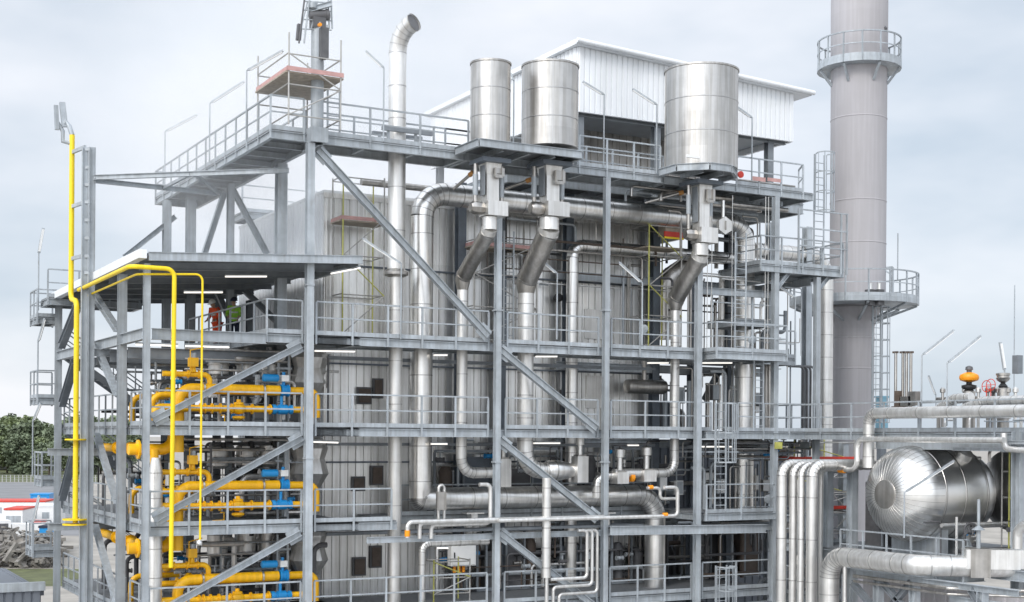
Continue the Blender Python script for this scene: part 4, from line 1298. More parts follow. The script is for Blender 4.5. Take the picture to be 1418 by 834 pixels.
# ------------------------------------------------------------------ yellow vent lines and mast
um = cx0 - .75
zc2 = PZ(240, 373, v=-.55)
zA = PZ(97, 415, u=um); vA = PV(97, um)
vl = thing('vent_line', 'tall yellow vent pole with a side step on the outer face of the burner bay', 'pipe', (um, vA, zA))
MBend([(um, vA, PZ(97, 190, u=um)), (um, vA, zA), (um, vA - 1.0, zA - .15), (um, vA - 1.0, PZ(110, 726, u=um))], .09, 'pole', 'lemon', vl, .3, 14)
for (py, r_) in ((610, .36), (722, .42), (729, .42)):
    MB(True).lathe([(r_, 0), (r_, .05)], (um, vA - 1.0, PZ(110, py, u=um)), n=20).build('flange', 'lemon', vl)
top = Vector((um, vA, PZ(97, 190, u=um)))
dpt = (top - CAM).dot(CAM_M @ Vector((0, 0, -1)))
MB(True).sweep([top, P(96, 175, d=dpt), P(91, 168, d=dpt), P(89, 172, d=dpt)], .085, 10).build('grey_neck', 'galv', vl)
MB().bar(P(86, 142, d=dpt), P(90, 176, d=dpt), .19, .12).build('vent_head', 'galv', vl)
MB().bar(P(77.5, 146, d=dpt - .1), P(79, 180, d=dpt - .1), .14, .10).build('vent_head', 'galv', vl)
MB(True).sweep([top - Vector((0, 0, .3)), P(87, 196, d=dpt), P(87, 182, d=dpt), P(80, 170, d=dpt)], .07, 10).build('side_branch', 'galv', vl)
v2l = thing('vent_line', 'yellow pipe from the canopy edge dropping in front of the burner decks', 'pipe', (cx0, -.55, zc2))
MBend([(um + .2, vA - .3, zc2 - .02), (um + .2, -.60, zc2), (PU(240, -.60), -.60, zc2), (PU(238, -.60), -.60, PZ(237, 786, v=-.6))], .068, 'pipe_run', 'lemon', v2l, .25, 14)
v3l = thing('vent_line', 'thin yellow pipe dropping right of the thicker one in front of the burner decks', 'pipe', (cx0, -.5, zc2))
MBend([(um + .45, vA - .3, zc2 - .22), (um + .45, -.42, zc2 - .2), (PU(279, -.42), -.42, zc2 - .08), (PU(278, -.42), -.42, PZ(277, 750, v=-.42))], .034, 'pipe_run', 'lemon', v3l, .2, 12)
MB(True).lathe([(.09, 0), (.11, .06), (.05, .16)], (PU(277, -.42), -.42, PZ(277, 755, v=-.42)), n=12).build('end_cap', 'silver', v3l)
# ladder-like mast next to the yellow pole
ms = thing('pipe_mast', 'grey ladder-like mast holding the yellow vent pole above the canopy', 'mast', (um + .3, vA - 1.6, cz))
qa, qb = P(118, 204, d=dpt - .9), P(128, 204, d=dpt - .9)
for q in (qa, qb):
    MB().ibeam((q.x, q.y, 6.0), (q.x, q.y, q.z), .14, .2, up=(1, 0, 0)).build('leg', 'galv', ms)
for py in (207, 232, 256, 280, 305, 330, 355, 378):
    z = PZ(122, py, d=dpt - .9)
    MB().bar((qa.x, qa.y, z), (qb.x, qb.y, z), .06, .1).build('rung', 'galv', ms)
for py in (207, 283, 356):
    z = PZ(108, py, d=dpt - .5)
    MB().bar((um, vA, z), (qa.x, qa.y, z), .08, .12).build('bracket', 'galv', ms)
for (a, b) in (((130, 246), (400, 236)), ((130, 250), (300, 268)), ((258, 243), (222, 258)), ((262, 243), (314, 270))):
    pa = P(*a, d=dpt - .9) if a[0] < 200 else None
    if a[0] < 200:
        bb = P(*b, v=2.0 if b[0] == 400 else 8.0)
        MB().ibeam(pa, bb, .14, .16).build('stay', 'galv', ms)
        if b[0] == 400: A1, B1 = pa, bb
        else: A2, B2 = pa, bb
MB().bar(A1 + (B1 - A1) * .5, A2 + (B2 - A2) * .55, .09, .1).build('stay_strut', 'galv', ms)
MB().bar(A1 + (B1 - A1) * .52, B2 + Vector((.1, 0, 0)), .1, .12).build('stay_strut', 'galv', ms)
# ------------------------------------------------------------------ right-hand pipe rack, bridge and drum
UQ = 20.2                                  # outer line of the rack, which runs towards the camera
VR = PV(1259, UQ)
rim = P(1259, 684, u=UQ)
scr = (rim - CAM).dot(CAM_M @ Vector((0, 0, -1))) / F_PX
rd_ = 66 * scr
dr_ = thing('pressure_drum', 'big shiny silver horizontal drum with a radially seamed dished end', 'tank', (rim.x, rim.y, rim.z - rd_))
HD = 1.2
prof = [(.02, -HD * .965), (rd_ * .29, -HD * .955)]
for k in range(1, 13):
    f = .29 + .71 * math.sin(math.pi / 2 * k / 12)
    prof.append((rd_ * f, -HD * (max(0, 1 - f ** 2.4)) ** .5))
prof.append((rd_, .04))
MB(True).lathe(prof, rim, (1, 0, 0), 64).build('dished_end', 'polished', dr_)
MB(True).lathe([(rd_ * .275, 0), (rd_ * .30, .02), (rd_ * .30, .05)], rim - Vector((HD * .985, 0, 0)), (1, 0, 0), 36).build('centre_disc', 'silver_dull', dr_)
LS = 2.15
MB(True).lathe([(rd_ * 1.0, .05), (rd_, LS), (rd_ * .85, LS + .6), (rd_ * .3, LS + 1.1)], rim, (1, 0, 0), 64).build('shell', 'polished', dr_)
sm = MB()
for k in range(44):
    th = 2 * math.pi * k / 44
    rr = [(p[0], p[1]) for p in prof[1:-1]]
    for (r0, h0), (r1, h1) in zip(rr, rr[1:]):
        d0 = Vector((0, math.cos(th), math.sin(th)))
        sm.bar(rim + d0 * (r0 + .002) + Vector((h0 - .006, 0, 0)), rim + d0 * (r1 + .002) + Vector((h1 - .006, 0, 0)), .014, .010, up=(-1, 0, .001))
sm.build('radial_seam', 'seam', dr_)
sbm = MB(True)
for x in (.06, 1.0, 2.06):
    sbm.lathe([(rd_ + .002, 0), (rd_ + .016, .012), (rd_ + .016, .06), (rd_ + .002, .07)], rim + Vector((x, 0, 0)), (1, 0, 0), 64, cap=False)
sbm.build('seam_band', 'seam', dr_)
th = R(52)
nz_ = rim + Vector((1.5, -rd_ * math.cos(th), rd_ * math.sin(th)))
MB(True).lathe([(.3, -.1), (.3, .22), (.12, .3)], nz_, (0, -math.cos(th), math.sin(th)), 18).build('manway_cover', 'silver_matte', dr_)
for x in (.5, 1.8):
    MB().box(rim.x + x - .15, rim.x + x + .15, rim.y - 1.2, rim.y + 1.2, rim.z - rd_ - .5, rim.z - rd_ * .72).build('saddle', 'galv', dr_)
ZS = rim.z - rd_ - .5
# drum service platform
rk = thing('steel_frame', 'grey steel pipe rack on the right carrying the drum and the upper pipes', 'steel frame', (UQ, VR, 0))
for (px, u) in ((1147, UQ - .2), (1181, UQ)):
    y = PV(px, u)
    column(rk, u, y, 0, PZ(px, 650, u=u), .30)
q = P(1412, 605, u=UQ)
column(rk, UQ, q.y, 0, LB + .0, .36)
column(rk, UQ + 3.2, VR - 2.4, 0, LB - .4, .30)
column(rk, UQ + 3.2, 1.0, 0, LB - .4, .30)
beam(rk, (UQ - .1, PV(1147, UQ) , PZ(1165, 652, u=UQ)), (UQ - .1, PV(1181, UQ), PZ(1165, 652, u=UQ)), .14, .2)
for x in (UQ - .6, UQ + 2.8):
    beam(rk, (x, -11.5, ZS - .2), (x, 1.0, ZS - .2), .2, .34)
for vv in (VR - 1.6, VR, VR + 1.6):
    beam(rk, (UQ - .5, vv, ZS - .16), (UQ + 4.5, vv, ZS - .16), .18, .3)
UF = UQ - 2.6                               # line of the front pipe
zf = PZ(1280, 805, u=UF)
beam(rk, (UF, PV(1186, UF), zf), (UF, PV(1412, UF), zf), .22, .2)
beam(rk, (UF + .2, PV(1310, UF), zf - .5), (UF + .2, PV(1412, UF), zf - .5), .2, .26)
for (px) in (1218, 1268, 1362):
    column(rk, UF, PV(px, UF), 0, zf - .1, .26)
for (a, b) in (((1180, 806), (1216, 850)), ((1222, 806), (1250, 840)), ((1262, 806), (1225, 850)), ((1345, 816), (1365, 850))):
    MB().ibeam(P(*a, u=UF), P(*b, u=UF), .2, .2).build('brace', 'galv_deep', rk)
for px in (1160, 1185):
    pass
platform('walkway', 'drum service walkway with low railing in front of the silver drum', UQ - 1.75, UQ - .75, PV(1335, UQ - 1.75), PV(1165, UQ - 1.75), PZ(1230, 782, u=UQ - 1.75),
         rails=[[(UQ - 1.73, PV(1165, UQ - 1.73)), (UQ - 1.73, PV(1335, UQ - 1.73))]], step=1.2, mids=1)
# bridge walkway on top of the rack
LBr = PZ(1180, 598, u=UQ)
platform('walkway', 'bridge walkway on the rack top leading from the chimney side towards the orange valve', UQ, UQ + 1.4, -13.0, .6, LBr,
         rails=[[(UQ + .02, .5), (UQ + .02, -13.0)], [(UQ + 1.38, -5.0), (UQ + 1.38, -13.0)]], step=1.7)
platform('walkway', 'wide grating on the rack top under the white curved pipes', UQ + 1.45, UQ + 5.5, -13.0, -3.5, LBr - .05, rails=[], joist=2.0)
# pipes of the rack
def rackpath(pts, u): return [P(px, py, u=u) for (px, py) in pts]
u = UQ - .45
za = PZ(1300, 571, u=u)
pipe('pipe', 'pale insulated pipe running over the drum, with a corner drop on its left', 'pipe',
     [(u, PV(1203, u), PZ(1203, 648, u=u)), (u, PV(1203, u), za), (u, -14.5, za)], .205, 'silver_matte', n=18, seam=1.5, Rb=.36)
u = UQ - .8
za = PZ(1280, 609, u=u)
pipe('pipe', 'thin pale pipe stepping down left of the drum above it', 'pipe',
     [(u, PV(1390, u), za), (u, PV(1187, u), za), (u, PV(1187, u), PZ(1187, 651, u=u)), (u, PV(1137, u), PZ(1187, 651, u=u)), (u, PV(1137, u), 0)], .10, 'silver_matte', n=14, seam=0, Rb=.3)
q = P(1166, 651, u=u)
tag(MB(True).sweep([(u, q.y - .14, q.z), (u, q.y + .14, q.z)], .115, 14).build('pipe_band', 'orange'), 'orange band on the thin pale pipe left of the drum', 'pipe band')
pipe('pipe', 'pale pipe hook at the top right edge under the rack deck', 'pipe',
     [P(1390, 600, u=UQ - .5), P(1391, 622, u=UQ - .5), P(1425, 624, u=UQ - .5)], .1, 'silver_matte', n=12, seam=0)
vp = -3.0
for i, (px, r, yt, lb) in enumerate(((1083, .185, 643, 'leftmost fat'), (1099, .14, 642, 'second, thinner'), (1110, .115, 641, 'third, thinnest'), (1125, .20, 640, 'rightmost fat'))):
    v = -2.3 - .36 * i
    x = PU(px, v)
    z = PZ(1125, 644, v=-3.4)
    xr_ = PU(1192, v)
    pipe('pipe', lb + ' pipe of the four pale pipes turning down left of the drum', 'pipe', [(x, v, 0), (x, v, z), (xr_ + .6, v, z)], r, 'silver_matte', n=18, seam=1.6, Rb=.42, group='four pale pipes turning down')
zf2 = PZ(1200, 775, u=UF - .3)
uf = UF - .3
xw1 = PV(1150, uf); xw2 = PV(1272, uf)
PE = P(1450, 786, z=zf2)
PM = Vector((uf, xw2, zf2)) + (PE - Vector((uf, xw2, zf2))) * .47
pipe('insulated_pipe', 'fat silver pipe with mitred elbow crossing in front of the drum', 'pipe',
     [(uf, xw1, 0), (uf, xw1, zf2), (uf, xw2, zf2), PE], .335, 'silver_matte', n=24, seam=1.25, Rb=.75, nb=7)
q = P(1350, 757, d=(P(1350, 757, u=uf) - CAM).dot(CAM_M @ Vector((0, 0, -1))))
bx = thing('valve_box', 'grey insulation box with brownish panel on the fat pipe before the drum', 'insulation box', tuple(q))
c = PM + Vector((0, 0, .25))
dE = (PE - Vector((uf, xw2, zf2))).normalized()
MB().bar(c - dE * .45, c + dE * 1.9, .72, .62).build('box', 'silver_matte', bx)
MB().bar(c - dE * .32 - Vector((0, 0, .12)), c + dE * .30 - Vector((0, 0, .12)), .80, .92).build('panel', 'silver_dull', bx)
MB(True).lathe([(.07, .30), (.07, .9), (.22, .92), (.05, 1.05), (.05, 1.9)], c, n=12).build('spindle', 'galv', bx)
for zz, r, lb in ((-.62, .06, 'upper thin pipe slung under the fat silver pipe'), (-.8, .045, 'lower thin pipe slung under the fat silver pipe')):
    pipe('pipe', lb, 'pipe', [(uf + .1, xw1 - 1.1, zf2 + zz), (uf + .1, xw2 - 1.2, zf2 + zz), (uf + 3.0, xw2 - 4.0, zf2 + zz)], r, 'silver_dull', n=10, seam=0)
pipe('pipe', 'thin pale drop pipe beside the fat elbow in front of the drum', 'pipe', [P(1170, 784, u=uf), P(1170, 792, u=uf) - Vector((0, 0, 3))], .075, 'silver_matte', n=10, seam=0)
pipe('pipe', 'pale hooked pipe at the right picture edge below the drum', 'pipe', [P(1409, 760, u=uf + 1), P(1409, 728, u=uf + 1), P(1432, 727, u=uf + 1)], .15, 'silver_matte', n=14, seam=0)
tk = thing('concrete_pit', 'pale grey ribbed wall below the pipe rack braces', 'wall', (UF + 2.4, -9, 0))
corr_panel('wall_sheet', 'chimney', tk, (UF + 2.2, -4.0), (UF + 2.2, -14), 0, PZ(1270, 806, u=UF + 2.2), (-1, 0), .5, .04)
# nozzles on the drum and rack beams
for i, px in enumerate((1246, 1263, 1271, 1287)):
    u = UQ + .8
    v = PV(px, u)
    pipe('nozzle', ('first', 'second', 'third', 'rightmost and tallest')[i] + ' pale drum nozzle counted from the left below the rack deck', 'nozzle', [(u, v, rim.z + rd_ * .86), (u, v, LBr - .4 if i < 3 else LBr + .1)], (.10, .10, .10, .17)[i], 'silver_matte', n=12, seam=0)
for (py, lb) in ((612, 'upper'), (622, 'lower')):
    o = MB().ibeam((UQ - .25, PV(1320, UQ - .25), PZ(1340, py, u=UQ - .25)), (UQ - .25, -13, PZ(1340, py, u=UQ - .25)), .14, .12)
    o.build('beam', 'galv', rk)
MB().ibeam((UQ + .1, PV(1210, UQ), LBr - .45), (UQ + .1, -13, LBr - .45), .2, .34).build('beam', 'galv', rk)
# bundle of four vent pipes
bt = thing('vent_manifold', 'bundle of four thin upright vent pipes on the rack top left of the orange valve', 'vent pipes', tuple(P(1248, 570, u=UQ + .8)))
for px in (1240, 1250, 1255, 1261):
    q = P(px, 566, u=UQ + .8)
    MB(True).sweep([q, (q.x, q.y, PZ(px, 487, u=UQ + .8))], .055, 10).build('vent_pipe', 'silver_dull', bt)
    MB().cbox((q.x, q.y + .02, PZ(px, 488, u=UQ + .8)), .1, .22, .07).build('clamp', 'brown', bt)
for (px, py, w, h, m_) in ((1245, 552, .25, .55, 'brown'), (1257, 556, .5, .35, 'silver_dull'), (1266, 552, .35, .5, 'silver_dull'), (1246, 565, .6, .12, 'brown')):
    MB().cbox(P(px, py, u=UQ + .75), .25, w, h).build('valve_body', m_, bt)
# orange actuated valve
q = P(1342, 523, u=UQ + 2.2)
ov = thing('actuated_valve', 'control valve with a round orange diaphragm head on the rack top', 'valve', (q.x, q.y, LBr))
MB(True).lathe([(.14, -.16), (.31, -.10), (.34, -.03), (.34, .03), (.31, .10), (.14, .18)], q, n=24).build('diaphragm_head', 'orange', ov)
MB(True).lathe([(.09, .18), (.09, .26), (.14, .28), (.12, .38), (.04, .42)], q, n=14).build('positioner', 'darkgrey', ov)
MB(True).lathe([(.2, -.42), (.26, -.36), (.26, -.28), (.1, -.24), (.1, -.15)], q, n=16).build('yoke', 'black', ov)
MB(True).lathe([(.22, LBr - q.z), (.22, -.5), (.14, -.42)], q, n=16).build('body', 'silver_dull', ov)
q = P(1389, 523, u=UQ + 2.2)
sv_ = thing('actuated_valve', 'silver domed relief valve right of the orange one on the rack top', 'valve', (q.x, q.y, LBr))
MB(True).lathe([(.06, -.2), (.2, -.1), (.24, -.02), (.21, 0), (.21, .06), (.24, .08), (.24, .14), (.2, .16)], q, n=20).build('diaphragm_head', 'silver_dull', sv_)
MB(True).lathe([(.13, -.36), (.16, -.3), (.08, -.2)], q, n=14).build('yoke', 'black', sv_)
MB(True).lathe([(.17, LBr - q.z), (.17, -.4), (.12, -.34)], q, n=14).build('body', 'silver_dull', sv_)
# red hose reel / handwheels
for i, px in enumerate((1366, 1372)):
    q = P(px, 535 - i * 2, u=UQ + 2.0)
    m = MB(True)
    for k in range(16):
        a0, a1 = 2 * math.pi * k / 16, 2 * math.pi * (k + 1) / 16
        m.sweep([q + Vector((0, math.cos(a0), math.sin(a0))) * .2, q + Vector((0, math.cos(a1), math.sin(a1))) * .2], .014, 6)
    m.sweep([q + Vector((0, -.2, 0)), q + Vector((0, .2, 0))], .012, 6)
    m.sweep([q + Vector((0, 0, -.45)), q], .015, 6)
    tag(m.build('handwheel', 'red'), ('left' if i == 0 else 'right') + ' red handwheel between the orange and the silver valve', 'handwheel')
# white curved pipes
u = UQ + .9
pipe('pipe', 'white curved pipe on the rack top below the orange valve', 'pipe', [P(1290, 574, u=u), P(1320, 553, u=u), P(1345, 550, u=u)], .17, 'silver_matte', n=14, seam=.5, Rb=.4)
pipe('pipe', 'longer white curved pipe on the rack top right of the first', 'pipe', [P(1336, 566, u=u - .3), P(1362, 556, u=u - .3), (u - .3, -14.5, PZ(1362, 556, u=u - .3))], .17, 'silver_matte', n=14, seam=.5, Rb=.4)
for i, px in enumerate((1326, 1378, 1400)):
    q = P(px, 548, u=UQ + 2.4)
    e = thing('instrument_rack', ('left', 'middle', 'right')[i] + ' cluster of small dull fittings on the rack top', 'fittings', (q.x, q.y, LBr))
    for k in range(5):
        a = q + Vector((random.uniform(-.3, .3), random.uniform(-.7, .7), 0))
        MB(True).lathe([(.05, LBr - q.z), (.05, .1), (.1, .12), (.1, .24), (.04, .3)], a, n=10).build('fitting', random.choice(['silver_dull', 'silver_matte', 'darkgrey']), e)
    MB(True).sweep([q + Vector((0, -1, -.1)), q + Vector((0, 1, -.1))], .06, 8).build('manifold', 'silver_dull', e)
q = P(1409, 505, u=UQ + 3.4)
tag(MB().cbox(q, .25, .25, .65).build('junction_box', 'galv_deep'), 'small grey box at the right picture edge on the rack top', 'junction box')
q = P(1404, 560, d=70)
thin('radio_mast', 'hair-thin mast far right against the sky', 'mast', [(q.x, q.y, 0), (q.x, q.y, PZ(1404, 395, d=70))], .03, 'galv')
q = P(1284, 545, d=75)
pb = thing('flue_cover', 'pale blue container roof seen behind the bridge railing', 'container', (P(1226, 570, d=60).x, P(1226, 570, d=60).y, 0))
q0, q1 = P(1222, 551, d=70), P(1234, 575, d=70)
MB().box(q0.x, q1.x, q0.y, q0.y + .5, 12.0, q0.z).build('body', 'paleblue', pb)
MB().box(q0.x - .05, q1.x + .05, q0.y - .05, q0.y + .55, q0.z + .002, q0.z + .1).build('lid', 'paleblue', pb)
MB().box(q0.x, q1.x, q0.y + .1, q0.y + .4, 0, 12.0).build('support', 'galv_deep', pb)

# ------------------------------------------------------------------ hoist post above the corner column
xk = PU(436, VC)
kp = thing('hoist_post', 'pale steel hoist post with dark motor and caged top on the corner column', 'hoist', (xk, VC, LT))
MB(True).sweep([(xk, VC, LT - .35), (xk, VC, PZ(436, 32, v=VC))], .205, 16).build('mast', 'galv', kp)
MB().box(xk - .28, xk + .28, VC - .28, VC + .28, LT - .35, LT + .12).build('foot', 'galv', kp)
a = P(441, 80, v=VC - .3); b_ = P(441, 38, v=VC - .3)
MB().box(a.x + .05, a.x + .3, VC - .42, VC - .12, a.z, b_.z).build('chain_box', 'darkgrey', kp)
c = P(440, 28, v=VC)
MB().cbox(c + Vector((0, 0, -.12)), .42, .40, .34).build('gearbox', 'darkgrey', kp)
MB(True).lathe([(.10, -.42), (.17, -.40), (.17, .12), (.19, .14), (.19, .22), (.10, .26)], c + Vector((.12, -.05, .16)), (1, -.25, .15), 16).build('motor', 'darkgrey', kp)
MB(True).lathe([(.09, 0), (.12, .03), (.12, .18), (.09, .2)], c + Vector((-.2, -.1, .3)), n=12).build('brake_drum', 'galv', kp)
MB(True).sweep([c + Vector((.2, -.3, -.2)), c + Vector((.24, -.34, -1.1))], .015, 6).build('chain', 'black', kp)
for k_ in range(3):
    MB().bar(P(417 + 14 * k_, 40, v=VC - .1), P(426 + 14 * k_, 2, v=VC - .1), .03, .03).build('lattice_bar', 'galv', kp)
MB().ibeam(c + Vector((-.35, 0, .25)), c + Vector((.35, -.3, .5)), .12, .16).build('jib', 'galv', kp)
MB(True).lathe([(.06, 0), (.06, .1)], P(442, 35, v=VC - .42), (0, -1, 0), 12).build('lamp', 'orange', kp)
for px in (414, 421, 456, 460):
    q = P(px, 60 if px < 430 else 40, v=VC - .1)
    MB(True).sweep([q, P(px + (9 if px < 430 else -2), -12, v=VC - .1)], .03, 8).build('guard_tube', 'darkgrey' if px == 414 else 'galv', kp)
for py in (2, 14, 27, 40):
    MB(True).sweep([P(416 + (40 - py) * .15, py, v=VC - .1), P(459, py + 2, v=VC - .1)], .022, 6).build('guard_rail', 'galv', kp)
lx_, ly_ = P(412, 40, v=VC).x, VC
MB().bar(P(413, 56, v=VC), P(415, 34, v=VC), .14, .14).build('limit_switch', 'darkgrey', kp)

# scaffolds
sx0, sx1 = PU(400, -1.0), PU(470, -1.0)
scaffold('pale scaffold tower with faded red toe boards around the hoist post', P(400, 100, v=-.75).x, P(472, 100, v=-.75).x, -.75, 2.3, LT + .02, PZ(472, 56, v=-.75), [PZ(436, 103, v=-.75)], .95, 'redfade', alt='scafftube', toez=.14)
ladder('ladder', 'leaning narrow scaffold ladder right of the hoist post', PU(459, .6), .6, LT, PZ(459, 120, v=.6), 'v', .42)
v = 2.75
scaffold('scaffold with yellow tubes and red toe boards left of the vent stack', PU(473, v), PU(530, v), v, 3.75, LA, PZ(515, 245, v=v), [PZ(500, 306, v=v)], 1.35, 'redfade')
scaffold('scaffold with red boards and inner ladder behind the first steel column', PU(655, v), PU(742, v), v, 3.75, LA, PZ(700, 300, v=v), [PZ(700, 343, v=v)], 1.2, 'redfade', alt='scafftube')
ladder('ladder', 'narrow ladder inside the scaffold behind the first steel column', PU(703, 2.6), 2.6, LA, PZ(703, 320, v=2.6), 'v', .4)
v = 1.9
scaffold('scaffold with coloured tubes and orange board left of the third valve stack', PU(897, v), PU(942, v), v, 3.2, LA, PZ(917, 292, v=v), [PZ(917, 342, v=v)], 1.15, None, alt='scaffyellow')
sx = P(1138, 640, v=.8)
scaffold('low scaffold with bright red toe board under the bridge walkway', PU(1100, .8), PU(1183, .8), .8, 2.6, PZ(1140, 720, v=.8), PZ(1140, 600, v=.8), [PZ(1140, 637, v=.8)], .7, 'red')
scaffold('scaffold tower with cross braces between the four pale pipes and the drum', PU(1150, -.6), PU(1178, -.6), -.6, .6, 0.0, PZ(1160, 665, v=-.6), [PZ(1160, 705, v=-.6)], .8, 'red', alt='scafftube')
scaffold('slim scaffold with yellow and red tubes right of the drum', UQ + 2.2, UQ + 3.0, PV(1398, UQ + 2.2), PV(1388, UQ + 2.2), ZS, LBr - .6, [], .9, None, alt='scaffyellow')
v = .9
scaffold('low scaffold with yellow posts in front of the wall cabinet on the lowest deck', PU(602, v), PU(652, v), v, 1.8, LD, PZ(620, 775, v=v), [], .55, None)

# ------------------------------------------------------------------ ladders
q = P(1130, 265, v=.3)
ladder('caged_ladder', 'caged ladder at the right end of the top walkway beside the chimney', PU(1132, .3), .3, LU, PZ(1132, 214, v=.3), 'v', .5, cage=(LU + 2.3, PZ(1132, 214, v=.3)))
ladder('ladder', 'pale ladder rising to the square platform, right of the third slanting pipe', PU(1024, -.7), -.7, LA, PZ(1024, 322, v=-.7), 'v', .5)
ladder('caged_ladder', 'caged ladder hanging through the middle walkway at the right', PU(998, -.6), -.6, LC + .1, PZ(998, 558, v=-.6), 'v', .5, cage=(PZ(998, 640, v=-.6), PZ(998, 559, v=-.6)))
ladder('ladder', 'thin ladder right of the fat pipe between middle and workers level', PU(1050, -.4), -.4, LB, LA + .2, 'v', .45)
ladder('caged_ladder', 'caged ladder head on the lowest walkway at the right', PU(1000, -.9), -.9, 0, PZ(1000, 783, v=-.9), 'v', .5, cage=(3.0, PZ(1000, 784, v=-.9)))
ladder('ladder', 'short ladder left of the corner column under the workers deck', PU(361, 3.0), 3.0, LB, LA - .3, 'v', .5)
ladder('ladder', 'short ladder behind the lowest gas pipes', PU(317, 3.0), 3.0, LD, LC - .3, 'v', .5)

# ------------------------------------------------------------------ stairs on the far side of the wing
def stair(label, a, b, w=.9, group=None):
    a, b = Vector(a), Vector(b)
    t = thing('stair', label, 'stair', tuple(a if a.z < b.z else b), group)
    d = Vector((b.x - a.x, b.y - a.y, 0)).normalized()
    s_ = Vector((-d.y, d.x, 0))
    for k in (-1, 1):
        o = s_ * (k * w / 2)
        MB().bar(a + o, b + o, .05, .26).build('stringer', 'galv_deep', t)
        MB().bar(a + o + Vector((0, 0, 1.0)), b + o + Vector((0, 0, 1.0)), .05, .05).build('handrail', 'galv', t)
        MB().bar(a + o + Vector((0, 0, .55)), b + o + Vector((0, 0, .55)), .04, .04).build('handrail', 'galv', t)
        for i in range(5):
            q = a + (b - a) * (i / 4) + o
            MB().bar(q, q + Vector((0, 0, 1.0)), .04, .05).build('post', 'galv', t)
    n = max(4, int(abs(b.z - a.z) / .2))
    for i in range(1, n):
        q = a + (b - a) * (i / n)
        MB().bar(q - s_ * w / 2, q + s_ * w / 2, .24, .035).build('tread', 'grating', t)
    return t
ys = vs_[2] + 1.3
for i, (z0, z1, nm) in enumerate(((LB, LA, 'behind the burner bay up to the workers level'), (LC, LB, 'behind the burner bay between the two upper gas sets'), (LD, LC, 'behind the burner bay between the two lower gas sets'))):
    stair('steep steel stair ' + nm, (UL + .4 + 4.2, ys, z0), (UL + .4, ys, z1))
stair('steel stair from the workers level up to the boiler roof', (UL + 3.0, 13.8, LA + 2.0), (UL + 7.0, 13.8, LT - 3.2))
platform('landing', 'railed landing behind the canopy at the foot of the roof stair', UL - .6, UL + 3.0, 12.9, 14.4, LA + 2.0, rails=[[(UL - .58, 12.92), (UL + 2.9, 12.92)]], cat='landing')
platform('landing', 'railed walkway on the boiler roof edge behind the high walkway arm', UL + 7.0, BW + 5.5, VB - 1.0, VB + .6, BT + .6, rails=[[(UL + 7.0, VB - .98), (BW + 5.4, VB - .98)]], cat='landing')

# ------------------------------------------------------------------ lamps
P_D = (P(60, 500, v=vs_[2] + .25) - CAM).dot(CAM_M @ Vector((0, 0, -1)))
def lp(label, base, elbow, tip, v=None, u=None, d=None, tipv=None, **k):
    kw = dict(v=v) if v is not None else (dict(u=u) if u is not None else dict(d=d))
    b = P(*base, **kw)
    e = P(*elbow, **kw); e.x, e.y = b.x, b.y
    if tipv is not None: tp = P(*tip, **tipv)
    else: tp = P(*tip, **kw)
    return lamp(label, b, e, tp, **k)
def du(px, py, **k): return (P(px, py, **k) - CAM).dot(CAM_M @ Vector((0, 0, -1)))
uo = -1.40
for (b, e, tp, lb) in (((228, 262), (228, 182), (273, 159), 'lowest of three bent lamps rising along the high walkway arm'), ((290, 225), (290, 143), (338, 113), 'middle of three bent lamps rising along the high walkway arm'), ((341, 196), (341, 98), (392, 70), 'highest of three bent lamps, nearest the hoist scaffold')):
    d_ = du(b[0], b[1], u=uo)
    lp(lb, b, e, tp, d=d_)
for (b, e, tp, v, lb) in (((531, 196), (531, 94), (507, 71), .0, 'bent lamp left of the vent stack on the top walkway'), ((711, 198), (711, 112), (706, 100), 1.3, 'bent lamp between the narrow and the mid-sized silencer'),
        ((836, 232), (836, 131), (807, 113), -.05, 'bent lamp right of the mid-sized silencer'), ((909, 240), (909, 145), (876, 123), -.05, 'bent lamp just left of the large silencer'), ((1041, 250), (1041, 163), (1019, 147), -.05, 'bent lamp right of the large silencer'),
        ((555, 470), (555, 365), (502, 330), -.05, 'bent lamp in front of the vent stack above the workers-level railing'), ((771, 470), (771, 379), (752, 362), -.05, 'bent lamp right of the wide slanting pipe'), ((889, 478), (889, 392), (857, 363), -.05, 'bent lamp left of the coloured scaffold'),
        ((1101, 470), (1101, 412), (1078, 395), .2, 'bent lamp under the square platform near the chimney'), ((1128, 780), (1128, 672), (1160, 655), -.2, 'bent lamp left of the four pale pipes')):
    d_ = du(b[0], b[1], v=v)
    lp(lb, b, e, tp, d=d_)
for (b, e, tp, d_, lb) in (((1252, 745), (1252, 682), (1321, 638), du(1252, 745, u=UQ - 1.9), 'bent lamp standing in front of the silver drum'), ((1276, 570), (1276, 492), (1321, 457), du(1276, 560, u=UQ + 1.3), 'bent lamp between the vent pipe bundle and the orange valve'),
        ((1311, 590), (1311, 503), (1358, 465), du(1311, 560, u=UQ), 'bent lamp with a thick grey head left of the orange valve'), ((1296, 575), (1296, 548), (1286, 520), 66, 'small leaning lamp behind the rack, right of the vent bundle'), ((1391, 540), (1391, 514), (1385, 474), du(1391, 540, u=UQ + 2.6), 'steep lamp above the silver domed valve'),
        ((53, 430), (53, 352), (60, 316), P_D, 'far left lamp level with the canopy edge'), ((52, 550), (52, 474), (62, 441), P_D, 'far left lamp below the topmost landing'), ((45, 660), (45, 584), (56, 558), P_D, 'far left lamp in front of the trees'),
        ((44, 770), (46, 726), (54, 686), P_D, 'far left lamp in front of the white and red containers')):
    lp(lb, b, e, tp, d=d_)
q = P(1243, 560, d=70)

